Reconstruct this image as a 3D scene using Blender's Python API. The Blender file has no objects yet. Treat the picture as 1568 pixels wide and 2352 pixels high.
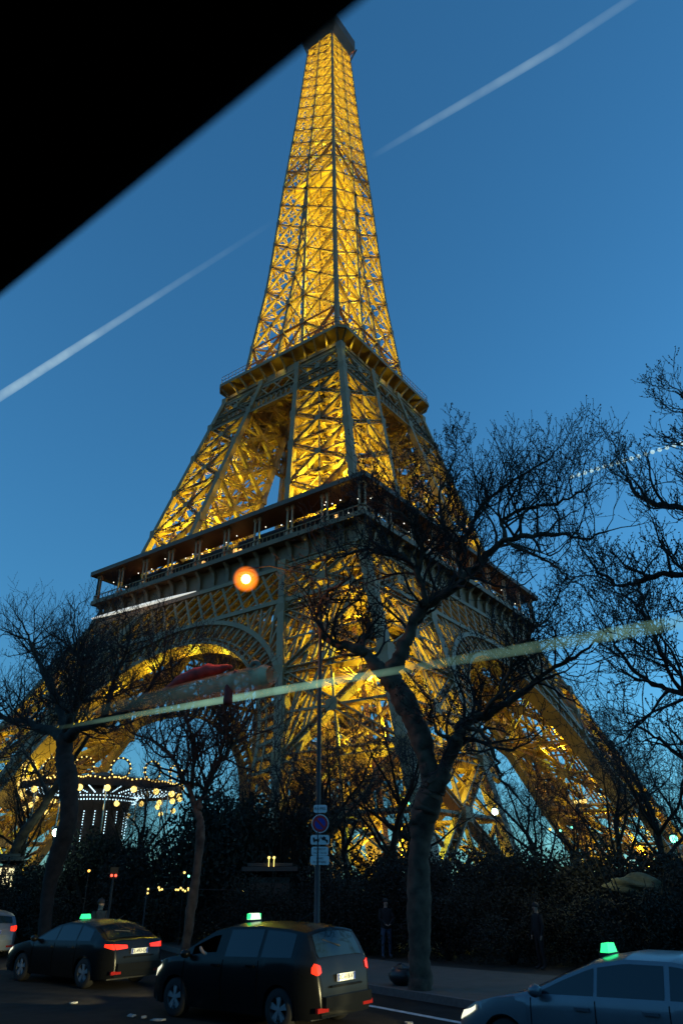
import bpy, bmesh, math, random
import numpy as np
from mathutils import Vector, Matrix

random.seed(7)
C = bpy.context.scene.collection
R_ = math.radians
sc = bpy.context.scene

# ------------------------------------------------------------------ camera, sky, exposure
W0, H0, FPX = 1568.0, 2352.0, 1615.57          # picture units used for measuring
YAW, PITCH, ROLL = 0.6330, 0.4850, -0.0030
CAM = np.array([0.0, 0.0, 2.30])
_f = np.array([math.cos(PITCH)*math.cos(YAW), math.cos(PITCH)*math.sin(YAW), math.sin(PITCH)])
_r = np.array([math.sin(YAW), -math.cos(YAW), 0.0])
_u = np.cross(_r, _f)
AR = _r*math.cos(ROLL)+_u*math.sin(ROLL)
AU = -_r*math.sin(ROLL)+_u*math.cos(ROLL)
AF = _f
cd = bpy.data.cameras.new('camera')
cam = bpy.data.objects.new('camera', cd)
C.objects.link(cam)
cam.matrix_world = Matrix(((AR[0], AU[0], -AF[0], CAM[0]), (AR[1], AU[1], -AF[1], CAM[1]), (AR[2], AU[2], -AF[2], CAM[2]), (0, 0, 0, 1)))
cd.sensor_fit = 'VERTICAL'
cd.sensor_height = 24.0
cd.lens = FPX/H0*24.0
cd.clip_start = 0.05
cd.clip_end = 20000
cd.dof.use_dof = True
cd.dof.focus_distance = 40.0
cd.dof.aperture_fstop = cd.lens/13.0
sc.camera = cam

SUN_EL, SUN_ROT = R_(0.0), R_(130)        # sun on the horizon, far down the road to the right
w = bpy.data.worlds.new('World')
sc.world = w
w.use_nodes = True
nt = w.node_tree
sky = nt.nodes.new('ShaderNodeTexSky')
sky.sky_type = 'NISHITA'
sky.sun_disc = False
sky.sun_elevation = SUN_EL
sky.sun_rotation = SUN_ROT
sky.air_density = 1.0
sky.dust_density = 0.3
sky.ozone_density = 3.3
tcw = nt.nodes.new('ShaderNodeTexCoord'); vadd = nt.nodes.new('ShaderNodeVectorMath'); vadd.operation = 'ADD'; vadd.inputs[1].default_value = (0, 0, .08)
vnm = nt.nodes.new('ShaderNodeVectorMath'); vnm.operation = 'NORMALIZE'      # city air hides the last degrees of bright horizon
nt.links.new(tcw.outputs['Generated'], vadd.inputs[0]); nt.links.new(vadd.outputs[0], vnm.inputs[0]); nt.links.new(vnm.outputs[0], sky.inputs[0])
wbn = nt.nodes.new('ShaderNodeMix')                # the camera's white balance, set for lamp light
wbn.data_type = 'RGBA'; wbn.blend_type = 'MULTIPLY'
wbn.inputs[0].default_value = 1.0
wbn.inputs[7].default_value = (.84, 1.50, 1.30, 1)
nt.links.new(sky.outputs[0], wbn.inputs[6])
nt.links.new(wbn.outputs[2], nt.nodes['Background'].inputs[0])
nt.nodes['Background'].inputs[1].default_value = 0.10

sc.view_settings.view_transform = 'Standard'
sc.view_settings.look = 'None'
sc.view_settings.gamma = 1.0
sc.view_settings.use_curve_mapping = False
sc.view_settings.exposure = 3.3
EXPK = 2.0**(-3.3)                               # lamp powers below are quoted for exposure 0
sc.cycles.use_denoising = True
sc.cycles.max_bounces = 5
sc.cycles.diffuse_bounces = 2
sc.cycles.glossy_bounces = 3
sc.cycles.transparent_max_bounces = 8
sc.cycles.sample_clamp_indirect = 3.0
sc.cycles.caustics_reflective = False
sc.cycles.caustics_refractive = False

# ------------------------------------------------------------------ measuring helpers: a sight line cut by a plane gives a place in the world
def ray(X, Y):
    return (X-W0/2)*AR-(Y-H0/2)*AU+FPX*AF
def at_x(X, Y, x):
    d = ray(X, Y); return CAM+d*((x-CAM[0])/d[0])
def at_y(X, Y, y):
    d = ray(X, Y); return CAM+d*((y-CAM[1])/d[1])
def at_z(X, Y, z):
    d = ray(X, Y); return CAM+d*((z-CAM[2])/d[2])
def at_d(X, Y, D):
    d = ray(X, Y); return CAM+d*(D/math.hypot(d[0], d[1]))

# ------------------------------------------------------------------ mesh helpers
class MB:
    def __init__(self):
        self.v = []; self.f = []; self.m = []
    def add(self, vs, fs, mi=0):
        n = len(self.v)
        self.v += [tuple(map(float, p)) for p in vs]
        self.f += [tuple(i+n for i in f) for f in fs]
        self.m += [mi]*len(fs)
    def box(self, c, s, rz=0.0, mi=0):
        hx, hy, hz = s[0]/2, s[1]/2, s[2]/2
        ca, sa = math.cos(rz), math.sin(rz)
        vs = []
        for z in (-hz, hz):
            for x, y in ((-hx, -hy), (hx, -hy), (hx, hy), (-hx, hy)):
                vs.append((c[0]+x*ca-y*sa, c[1]+x*sa+y*ca, c[2]+z))
        self.add(vs, [(3, 2, 1, 0), (4, 5, 6, 7), (0, 1, 5, 4), (1, 2, 6, 5), (2, 3, 7, 6), (3, 0, 4, 7)], mi)
    def strut(self, p, q, wd, dp, n=(0, 0, 1), caps=True, wd2=None, dp2=None):
        p = np.asarray(p, float); q = np.asarray(q, float); d = q-p
        L = np.linalg.norm(d)
        if L < 1e-6: return
        d /= L; n = np.asarray(n, float); n = n-d*(n@d)
        ln = np.linalg.norm(n)
        if ln < 1e-4:
            n = np.array([1., 0, 0]); n = n-d*(n@d); ln = np.linalg.norm(n)
            if ln < 1e-4:
                n = np.array([0., 1, 0]); n = n-d*(n@d); ln = np.linalg.norm(n)
        n /= ln; b = np.cross(d, n)
        vs = []
        for e, a, c in ((p, wd, dp), (q, wd2 or wd, dp2 or dp)):
            for s, t in ((-1, -1), (1, -1), (1, 1), (-1, 1)):
                vs.append(e+b*(s*a/2)+n*(t*c/2))
        fs = [(0, 1, 5, 4), (1, 2, 6, 5), (2, 3, 7, 6), (3, 0, 4, 7)]
        if caps: fs += [(3, 2, 1, 0), (4, 5, 6, 7)]
        self.add(vs, fs)
    def lat(self, p, q, wd, dp, n, t=0.16, k=None):
        """a laced girder: two chords with a zigzag web between them"""
        p = np.asarray(p, float); q = np.asarray(q, float); d = q-p; L = np.linalg.norm(d); d /= L
        n = np.asarray(n, float); n = n-d*(n@d); n /= np.linalg.norm(n); b = np.cross(d, n)
        o = b*(wd/2-t/2)
        self.strut(p+o, q+o, t, dp, n, False); self.strut(p-o, q-o, t, dp, n, False)
        k = k or max(3, int(L/(wd*1.1)))
        for i in range(k):
            a = p+d*(L*i/k)+(o if i % 2 else -o); c = p+d*(L*(i+1)/k)+(-o if i % 2 else o)
            self.strut(a, c, t*.7, dp*.5, n, False)
    def tube(self, pts, rad, sides=6, cap=True, mi=0, rough=0.0):
        pts = np.asarray(pts, float); k = len(pts)
        d = np.gradient(pts, axis=0)
        d /= np.linalg.norm(d, axis=1)[:, None]+1e-9
        ref = np.array([0.31, 0.77, 0.55]); ref /= np.linalg.norm(ref)
        vs = []
        for i in range(k):
            a = np.cross(d[i], ref); na = np.linalg.norm(a)
            if na < .05: a = np.cross(d[i], np.array([1., 0, 0])); na = np.linalg.norm(a)
            a /= na; b = np.cross(d[i], a)
            for s in range(sides):
                t = 2*math.pi*s/sides
                vs.append(pts[i]+rad[i]*(1+rough*(.6*math.sin(3*t+i*.7)*math.sin(i*.9+t)+.5*math.sin(5*t-i*1.3)+.5*random.uniform(-1, 1)))*(a*math.cos(t)+b*math.sin(t)))
        fs = []
        for i in range(k-1):
            for s in range(sides):
                s2 = (s+1) % sides
                fs.append((i*sides+s, i*sides+s2, (i+1)*sides+s2, (i+1)*sides+s))
        if cap:
            fs.append(tuple(range(sides-1, -1, -1))); fs.append(tuple((k-1)*sides+s for s in range(sides)))
        self.add(vs, fs, mi)
    def lathe(self, prof, c=(0, 0, 0), sides=16, axis='z', mi=0):
        vs = []; k = len(prof)
        for r, h in prof:
            for s in range(sides):
                t = 2*math.pi*s/sides; x, y = r*math.cos(t), r*math.sin(t)
                p = (x, y, h) if axis == 'z' else ((x, h, y) if axis == 'y' else (h, x, y))
                vs.append((c[0]+p[0], c[1]+p[1], c[2]+p[2]))
        fs = []
        for i in range(k-1):
            for s in range(sides):
                s2 = (s+1) % sides
                fs.append((i*sides+s, i*sides+s2, (i+1)*sides+s2, (i+1)*sides+s))
        self.add(vs, fs, mi)
    def ball(self, c, r, sides=8, rings=5, sq=1.0, mi=0):
        prof = [(r*math.sin(math.pi*i/rings)+1e-5, -r*sq*math.cos(math.pi*i/rings)) for i in range(rings+1)]
        self.lathe(prof, c, sides, 'z', mi)
    def build(self, name, mats, parent=None, smooth=False, loc=None, rz=None, fixn=False):
        me = bpy.data.meshes.new(name)
        me.from_pydata(self.v, [], self.f)
        mats = mats if isinstance(mats, (list, tuple)) else [mats]
        for m in mats: me.materials.append(m)
        if len(mats) > 1: me.polygons.foreach_set('material_index', self.m)
        if smooth: me.polygons.foreach_set('use_smooth', [True]*len(self.f))
        me.update()
        if fixn:
            bm = bmesh.new(); bm.from_mesh(me); bmesh.ops.recalc_face_normals(bm, faces=bm.faces); bm.to_mesh(me); bm.free()
        o = bpy.data.objects.new(name, me); C.objects.link(o)
        if parent: o.parent = parent
        if loc is not None: o.location = loc
        if rz is not None: o.rotation_euler = (0, 0, rz)
        return o

def tag(o, label=None, cat=None, group=None, kind=None):
    if label: o['label'] = label
    if cat: o['category'] = cat
    if group: o['group'] = group
    if kind: o['kind'] = kind
    return o
def empty(name, loc, label, cat, group=None, rz=0.0):
    o = bpy.data.objects.new(name, None); C.objects.link(o)
    o.empty_display_size = .3
    o.location = loc; o.rotation_euler = (0, 0, rz)
    return tag(o, label, cat, group)

# ------------------------------------------------------------------ materials
def mat(name, col, rough=.6, metal=0.0, var=0.25, scale=6.0, emit=None, es=0.0, bump=0.0, spec=.5, coat=0.0):
    m = bpy.data.materials.new(name); m.use_nodes = True
    nt = m.node_tree; b = nt.nodes['Principled BSDF']
    b.inputs['Roughness'].default_value = rough; b.inputs['Metallic'].default_value = metal
    b.inputs['Specular IOR Level'].default_value = spec
    b.inputs['Coat Weight'].default_value = coat
    if var > 0 or bump > 0:
        tc = nt.nodes.new('ShaderNodeTexCoord'); nz = nt.nodes.new('ShaderNodeTexNoise')
        nz.inputs['Scale'].default_value = scale; nz.inputs['Detail'].default_value = 6
        nt.links.new(tc.outputs['Object'], nz.inputs['Vector'])
        rp = nt.nodes.new('ShaderNodeValToRGB')
        rp.color_ramp.elements[0].position = .3; rp.color_ramp.elements[1].position = .7
        rp.color_ramp.elements[0].color = (*[c*(1-var) for c in col], 1)
        rp.color_ramp.elements[1].color = (*[min(1, c*(1+var)) for c in col], 1)
        nt.links.new(nz.outputs['Fac'], rp.inputs['Fac']); nt.links.new(rp.outputs['Color'], b.inputs['Base Color'])
        if bump > 0:
            bp = nt.nodes.new('ShaderNodeBump'); bp.inputs['Strength'].default_value = bump; bp.inputs['Distance'].default_value = .03
            nt.links.new(nz.outputs['Fac'], bp.inputs['Height']); nt.links.new(bp.outputs['Normal'], b.inputs['Normal'])
    else:
        b.inputs['Base Color'].default_value = (*col, 1)
    if emit:
        b.inputs['Emission Color'].default_value = (*emit, 1); b.inputs['Emission Strength'].default_value = es*EXPK
    return m
M = {}
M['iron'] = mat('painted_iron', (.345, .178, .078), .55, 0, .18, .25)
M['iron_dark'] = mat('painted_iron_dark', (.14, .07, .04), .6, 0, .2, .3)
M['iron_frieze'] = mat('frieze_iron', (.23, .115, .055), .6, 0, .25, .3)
M['copper'] = mat('copper_paint', (.55, .27, .14), .5, 0, .2, .6)
M['deck'] = mat('deck_board', (.10, .08, .06), .8, 0, .3, .5)
M['stone'] = mat('pier_masonry', (.32, .28, .22), .85, 0, .3, .8, bump=.4)
M['dark_glass'] = mat('dark_glass', (.006, .006, .007), .35, 0, 0)

def lamp_light(name, loc, power, col, radius=.3, parent=None, spot=None, direction=None):
    l = bpy.data.lights.new(name, 'SPOT' if spot else 'POINT')
    l.energy = power*EXPK; l.color = col; l.shadow_soft_size = radius
    if spot: l.spot_size = R_(spot); l.spot_blend = .4
    o = bpy.data.objects.new(name, l); C.objects.link(o); o.location = loc
    if direction is not None:
        o.rotation_euler = Vector(direction).to_track_quat('-Z', 'Y').to_euler()
    if parent: o.parent = parent
    return o

# ------------------------------------------------------------------ the iron tower
TC = np.array([119.75, 92.90])
HKN = [0, 57, 115, 119, 155, 195, 235, 276, 300]; RKN = [58.5, 31.7, 17.6, 15.3, 11.9, 9.9, 7.4, 5.3, 4.6]
WKN = [18.7, 16.2, 12.3, 10.9, 10.4, 9.9, 7.4, 5.3, 4.6]
def TR(h): return float(np.interp(h, HKN, RKN))
def TW(h): return float(np.interp(h, HKN, WKN))
GOLD = (1.0, 1.0, .05)
def build_tower():
    T = empty('lattice_tower', (TC[0], TC[1], 0), 'golden lit wrought iron lattice tower with arches and three platforms', 'tower')
    def corner(sx, sy, ix, iy, h):
        r = TR(h); w_ = TW(h)
        return np.array([sx*(r-ix*w_), sy*(r-iy*w_), h])
    def leg(sx, sy, levels, name, gw, lw, zt):
        m = MB()
        cs = [(0, 0), (1, 0), (1, 1), (0, 1)]
        for a in range(4):
            c0, c1 = cs[a], cs[(a+1) % 4]
            for i in range(len(levels)-1):
                h0, h1 = levels[i], levels[i+1]
                A = corner(sx, sy, *c0, h0); B = corner(sx, sy, *c1, h0); D = corner(sx, sy, *c0, h1); E = corner(sx, sy, *c1, h1)
                n = np.cross(B-A, D-A); n /= np.linalg.norm(n)
                m.lat(A, E, lw, lw*.9, n, zt); m.lat(B, D, lw, lw*.9, n, zt)
                m.lat(D, E, lw*1.1, lw, n, zt)
                # half-height rail and the small struts towards it
                Am, Bm = (A+D)/2, (B+E)/2
                X = (A+B+D+E)/4
                m.strut(Am, X, lw*.35, lw*.5, n, False); m.strut(X, Bm, lw*.35, lw*.5, n, False)
                m.strut((A+B)/2, X, lw*.25, lw*.4, n, False); m.strut(X, (D+E)/2, lw*.25, lw*.4, n, False)
                m.box(X, (lw*1.5, lw*1.5, lw*1.3))
                Q = [[A*(1-i_/2)*(1-j_/2)+B*(i_/2)*(1-j_/2)+D*(1-i_/2)*(j_/2)+E*(i_/2)*(j_/2)-n*(.55 if np.dot(n, A-np.array([0, 0, A[2]])) > 0 else -.55) for i_ in range(3)] for j_ in range(3)]
                for j_ in range(2):
                    for i_ in range(2):
                        m.lat(Q[j_][i_], Q[j_+1][i_+1], lw*.38, lw*.3, n, .08, 7); m.lat(Q[j_][i_+1], Q[j_+1][i_], lw*.38, lw*.3, n, .08, 7)
        for i, h in enumerate(levels[1:-1]):
            P = [corner(sx, sy, *c, h) for c in cs]
            m.lat(P[0], P[2], lw*.8, lw*.6, (0, 0, 1), zt); m.lat(P[1], P[3], lw*.8, lw*.6, (0, 0, 1), zt)
        # lift rails and the stair climbing inside the leg
        h0, h1 = levels[0], levels[-1]
        for q in (.32, .5, .68):
            a = np.array([sx*(TR(h0)-q*TW(h0)), sy*(TR(h0)-.45*TW(h0)), h0]); b = np.array([sx*(TR(h1)-q*TW(h1)), sy*(TR(h1)-.45*TW(h1)), h1])
            m.lat(a, b, .9, .5, (sx*.7, -sy*.7, 0), .16)
        k = int((h1-h0)/3.2)
        for i in range(k):
            ha, hb = h0+(h1-h0)*i/k, h0+(h1-h0)*(i+1)/k
            qa, qb = (.3, .7) if i % 2 else (.7, .3)
            a = np.array([sx*(TR(ha)-qa*TW(ha)), sy*(TR(ha)-.7*TW(ha)), ha]); b = np.array([sx*(TR(hb)-qb*TW(hb)), sy*(TR(hb)-.7*TW(hb)), hb])
            m.strut(a, b, 1.0, .18, (0, 0, 1), False); m.strut(a+np.array([0, 0, 1.0]), b+np.array([0, 0, 1.0]), .08, .08, (0, 0, 1), False)
        L = m.build(name, M['iron'], T)
        for c in cs:
            g = MB()
            for i in range(len(levels)-1):
                a, b = corner(sx, sy, *c, levels[i]), corner(sx, sy, *c, levels[i+1])
                g.strut(a, b, gw, gw, (1, 0, 0), i in (0, len(levels)-2))
                g.box(b, (gw*1.25, gw*1.25, gw*1.6))
            g.build('corner_girder', M['iron'], L)
        return L
    for sx in (-1, 1):
        for sy in (-1, 1):
            L1 = leg(sx, sy, [2.0, 15.5, 28.5, 40.5, 51], 'lower_leg', 1.4, 1.15, .17)
            L2 = leg(sx, sy, [62, 73, 84, 94, 103.5, 112], 'middle_leg', 1.25, .95, .145)
            for c in ((0, 0), (1, 0), (1, 1), (0, 1)):
                p = corner(sx, sy, *c, 2.0)
                b = MB(); b.box((p[0], p[1], 1.2), (4.6, 4.6, 2.4)); b.box((p[0], p[1], 2.6), (3.4, 3.4, .5))
                b.build('masonry_pier', M['stone'], L1)
            # floodlights: lamps at the foot of each panel, throwing up through the leg
            for lv, pw in ((4, 17000), (15, 32000), (27, 33000), (39, 7000), (63.5, 32000), (73, 26000), (84, 16000), (94, 3500)):
                pw *= .32 if sx+sy > 0 else (1.2 if sx+sy < 0 else ((.8 if lv < 20 or lv > 60 else .4) if sy > 0 else .55))
                r = TR(lv)-.5*TW(lv); r2 = TR(lv+12)-.5*TW(lv+12)
                if lv < 50: pw *= .82 if sx+sy < 0 else .62
                if lv == 4 and sx > 0 and sy < 0: pw *= 4
                lamp_light('floodlight', (sx*r, sy*r, lv), pw*.85, GOLD, .35, T, 135 if lv < 70 else 112, (sx*(r2-r), sy*(r2-r), 12))
                lamp_light('floodlight', (sx*r, sy*r, lv+(5 if lv < 90 else 1)), pw*.22, GOLD, .35, T)
    faces = [((1, 0), (0, 1)), ((-1, 0), (0, 1)), ((0, 1), (1, 0)), ((0, -1), (1, 0))]
    def fp(nv, tv, s, h, off=0.0):
        r = TR(h)+off
        return np.array([nv[0]*r+tv[0]*s, nv[1]*r+tv[1]*s, h])
    # arches and the truss over them
    for nv, tv in faces:
        n3 = np.array([nv[0], nv[1], .35])
        a = MB(); R0, R1, hc = 30.0, 34.0, 8.3
        N = 44
        th = [math.pi*(.06+.88*i/N) for i in range(N+1)]
        def ap(r, t, off=0.0): return fp(nv, tv, r*math.cos(t), hc+r*math.sin(t)*1.0, off)
        for i in range(N):
            for r, wd, dp in ((R0, .55, 3.0), (R1, .8, 1.4), (R0+1.15, .3, .5)):
                a.strut(ap(r, th[i], -1.2 if r == R0 else 0), ap(r, th[i+1], -1.2 if r == R0 else 0), wd, dp, n3, False)
        for i in range(0, N+1):
            a.strut(ap(R0, th[i]), ap(R1, th[i]), .5, .7, n3, False)
            if i < N:
                tm = (th[i]+th[i+1])/2
                a.strut(ap(R0+1.2, th[i]), ap(R1, tm), .16, .3, n3, False); a.strut(ap(R0+1.2, th[i+1]), ap(R1, tm), .16, .3, n3, False)
        a.build('decorative_arch', M['iron'], T)
        if nv[0] < 0 or nv[1] < 0:
            for deg in range(22 if nv[0] < 0 else 124, 160, 17):
                lamp_light('arch_lamp', ap(27.6, R_(deg), -3.0), 850, GOLD, .2, T)
        t = MB()
        hs0, hs1 = 42.6, 50.6
        half = TR(46)-1
        k = 22
        for s in (-1, 1):
            t.strut(fp(nv, tv, -half, hs0 if s < 0 else hs1), fp(nv, tv, half, hs0 if s < 0 else hs1), .9, 1.0, n3, False)
        for i in range(k):
            s0, s1 = -half+2*half*i/k, -half+2*half*(i+1)/k
            s2 = min(half, -half+2*half*(i+2)/k)
            t.strut(fp(nv, tv, s0, hs0), fp(nv, tv, s2, hs1), .42, .4, n3, False)
            t.strut(fp(nv, tv, s0, hs1), fp(nv, tv, s2, hs0), .42, .4, n3, False)
            # spandrel lattice down to the arch
            for s in (s0,):
                hb = hc+math.sqrt(max(0, R1*R1-s*s)) if abs(s) < R1 else 12
                if hs0-hb > .8:
                    t.strut(fp(nv, tv, s, hb), fp(nv, tv, s, hs0), .4, .4, n3, False)
                    sb = s+2.6 if s < 0 else s-2.6
                    hb2 = hc+math.sqrt(max(0, R1*R1-sb*sb)) if abs(sb) < R1 else 12
                    t.strut(fp(nv, tv, s, hs0), fp(nv, tv, sb, max(hb2, hb)), .35, .35, n3, False)
                    t.strut(fp(nv, tv, sb, hs0), fp(nv, tv, s, hb), .35, .35, n3, False)
        t.build('truss_band', M['iron'], T)
        # inner truss behind the second platform's girder and under it
        g = MB()
        for h0, h1, k, wd in ((102.6, 106.4, 26, .3), (106.4, 111.2, 9, .4)):
            hf = TR((h0+h1)/2)
            for h in (h0, h1): g.strut(fp(nv, tv, -TR(h), h), fp(nv, tv, TR(h), h), .7, .8, n3, False)
            for i in range(k):
                s0, s1 = -hf+2*hf*i/k, -hf+2*hf*(i+1)/k
                g.strut(fp(nv, tv, s0, h0), fp(nv, tv, s1, h1), wd, .4, n3, False); g.strut(fp(nv, tv, s0, h1), fp(nv, tv, s1, h0), wd, .4, n3, False)
        g.build('lattice_girder', M['iron'], T)
    # ---- first platform
    p1 = MB()
    A1, HB, HD = 35.6, 51.4, 56.3
    for nv, tv in faces:
        n3 = np.array([nv[0], nv[1], 0.])
        def q(s, o, h): return np.array([nv[0]*o+tv[0]*s, nv[1]*o+tv[1]*s, h])
        # frieze board, cornice lines and curved consoles under the gallery
        p1.strut(q(-33.9, 33.6, 53.5), q(33.9, 33.6, 53.5), 4.2, .4, n3)
        p1.strut(q(-34.6, 34.1, 51.3), q(34.6, 34.1, 51.3), .7, 1.0, n3)
        p1.strut(q(-35.9, 35.7, 55.9), q(35.9, 35.7, 55.9), .9, .5, n3)
        for i in range(19):
            s = -34.2+68.4*i/18
            pts = [q(s, 34.0, 51.8), q(s, 34.05, 53.4), q(s, 34.4, 54.6), q(s, 35.3, 55.5)]
            for a, b in zip(pts[:-1], pts[1:]): p1.strut(a, b, .75, .55, n3, True)
        # deck slab (a ring, open in the middle)
        p1.box((nv[0]*25+0, nv[1]*25+0, HD-.35), ((21.6, 71.2, .5) if nv[0] else (28.3, 21.6, .5)))
        # deep floor trusses seen from below
        for o in (17, 23, 29):
            p1.lat(q(-33, o, 49), q(33, o, 49), 5.5, .5, n3, .4, 22)
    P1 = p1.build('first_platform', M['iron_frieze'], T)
    rf = MB()
    for nv, tv in faces:
        n3 = np.array([nv[0], nv[1], 0.])
        def q(s, o, h): return np.array([nv[0]*o+tv[0]*s, nv[1]*o+tv[1]*s, h])
        rf.box((nv[0]*33.6, nv[1]*33.6, 62.45), ((5.6, 72.8, .35) if nv[0] else (61.6, 5.6, .35)))
        rf.strut(q(-36.5, 36.6, 62.6), q(36.5, 36.6, 62.6), .9, .3, n3)
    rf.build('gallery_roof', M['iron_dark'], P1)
    for nv, tv in faces:
        n3 = np.array([nv[0], nv[1], 0.])
        def q(s, o, h): return np.array([nv[0]*o+tv[0]*s, nv[1]*o+tv[1]*s, h])
        rl = MB()
        rl.strut(q(-35.6, 35.6, 57.5), q(35.6, 35.6, 57.5), .16, .2, n3)
        for i in range(72): rl.strut(q(-35.5+i, 35.6, 56.3), q(-35.5+i, 35.6, 57.5), .09, .09, n3, False)
        rl.build('gallery_railing', M['iron'], P1)
        for i in range(10):
            s = -35.2+70.4*i/9
            for e in (-.55, .55):
                pp = MB()
                se = max(-35.3, min(35.3, s+e))
                pp.strut(q(se, 35.3, 56.3), q(se, 35.3, 62.3), .28, .28, n3)
                pp.strut(q(se, 35.3, 56.3), q(se, 35.3, 57.2), .55, .5, n3)
                pp.strut(q(se, 35.3, 61.6), q(se, 35.3, 62.27), .6, .5, n3)
                pp.build('gallery_post', M['copper'], P1)
        # dark glass pavilion fronts set back behind the gallery
        for s in (-16.2, 16.2):
            pv = MB()
            c = q(s, 28.2, 59.25); pv.box(c, ((3.4, 29.5, 5.9) if nv[0] else (29.5, 3.4, 5.9)))
            if nv[0] or True: pv.build('pavilion', M['dark_glass'], P1)
    rnd = random.Random(3)
    wb = mat('bulb_white', (.9, .9, .8), .4, 0, 0, emit=(1, .93, .7), es=3)
    wo = mat('window_lamp', (.9, .6, .3), .4, 0, 0, emit=(1, .5, .13), es=1.6)
    for nv, tv in ((faces[1]), (faces[3])):
        for i in range(30):
            s = rnd.uniform(-34, 34); o = rnd.uniform(31.5, 34.6); h = rnd.choice((58.2, 60.3, 61.2))+rnd.uniform(-.4, .4)
            b = MB(); b.ball((nv[0]*o+tv[0]*s, nv[1]*o+tv[1]*s, h), .10, 6, 4)
            b.build('gallery_bulb', wb, P1)
        for s in (25, -27, 8, -3):
            b = MB(); c = (nv[0]*30.9+tv[0]*s, nv[1]*30.9+tv[1]*s, 59.0)
            for j in range(4): b.box((c[0]+tv[0]*(j-1.5)*.75, c[1]+tv[1]*(j-1.5)*.75, c[2]+rnd.uniform(-.5, .6)), (.5, .5, rnd.uniform(.5, 1.6)))
            b.build('lit_window', wo, P1)
    for nv, tv in ((faces[1]), (faces[3])):
        for i in range(10):
            s = -34.0+68*i/9
            lamp_light('gallery_lamp', (nv[0]*34.6+tv[0]*s, nv[1]*34.6+tv[1]*s, 57.0), 3, (1, .42, .10), .1, T)
    # ---- second platform
    p2 = MB()
    A2 = 20.5
    ch = 1.6
    def ring(a, h, c=ch):
        return [np.array(p) for p in ((-a+c, -a, h), (a-c, -a, h), (a, -a+c, h), (a, a-c, h), (a-c, a, h), (-a+c, a, h), (-a, a-c, h), (-a, -a+c, h))]
    def loft(m, ra, rb):
        n = len(m.v); m.v += [tuple(p) for p in ra]+[tuple(p) for p in rb]
        for i in range(8):
            j = (i+1) % 8; m.f.append((n+i, n+j, n+8+j, n+8+i)); m.m.append(0)
    loft(p2, ring(17.9, 111.0, .6), ring(18.15, 114.0, .6))
    loft(p2, ring(A2, 116.0), ring(A2, 116.9))
    n = len(p2.v); p2.v += [tuple(p) for p in ring(A2, 116.0)]; p2.f.append(tuple(range(n+7, n-1, -1))); p2.m.append(0)
    loft(p2, ring(18.9, 110.3, .6), ring(18.9, 111.05, .6)); loft(p2, ring(18.9, 111.05, .6), ring(17.6, 111.05, .6)); loft(p2, ring(17.0, 110.3, .6), ring(18.9, 110.3, .6))
    rt, rb = ring(A2-.15, 115.9), ring(18.1, 113.2, .6)
    for i in range(8):
        j = (i+1) % 8
        k = 11 if i % 2 == 0 else 1
        for e in range(k+1):
            t = e/k if k > 1 else e
            a = rb[i]*(1-t)+rb[j]*t; b = rt[i]*(1-t)+rt[j]*t
            lo = a+np.array([0, 0, -2.0]); mid = (a*.72+b*.28)+np.array([0, 0, .35])
            nn = np.array([a[1], -a[0], 0])
            for s0, s1 in ((lo, a), (a, mid), (mid, b)): p2.strut(s0, s1, .4, .45, np.array([a[0], a[1], 0.]), True)
    P2 = p2.build('second_platform', M['iron'], T, fixn=True)
    r2 = MB()
    ra = ring(A2-.3, 119.2); r0 = ring(A2-.3, 116.9)
    for i in range(8):
        j = (i+1) % 8
        for h_ in (0, .5, 1): r2.strut(r0[i]*(1-h_)+ra[i]*h_, r0[j]*(1-h_)+ra[j]*h_, .09, .09, (0, 0, 1), False)
        k = 30 if i % 2 == 0 else 3
        for e in range(k): r2.strut(r0[i]*(1-e/k)+r0[j]*e/k, ra[i]*(1-e/k)+ra[j]*e/k, .07, .07, (1, 0, 0), False)
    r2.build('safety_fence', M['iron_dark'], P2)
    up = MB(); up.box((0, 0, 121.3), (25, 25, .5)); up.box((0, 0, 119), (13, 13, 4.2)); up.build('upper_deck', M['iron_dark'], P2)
    for s in range(-1, 2):
        for nv, tv in ((faces[1]), (faces[3])):
            lamp_light('cornice_lamp', (nv[0]*19.3+tv[0]*s*15, nv[1]*19.3+tv[1]*s*15, 113.9), 40, GOLD, .2, T)
            lamp_light('cornice_lamp', (nv[0]*19.3+tv[0]*(s*15+7), nv[1]*19.3+tv[1]*(s*15+7), 113.9), 15, GOLD, .2, T)
    # glowing exhibition window in the girder on the road side
    # ---- upper shaft
    hs = [119.0]; st = 11.6
    while hs[-1] < 272: hs.append(hs[-1]+st); st *= .953
    k_ = (274.5-119)/(hs[-1]-119); hs = [119+(h-119)*k_ for h in hs]
    sh = MB(); xs = []
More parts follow.
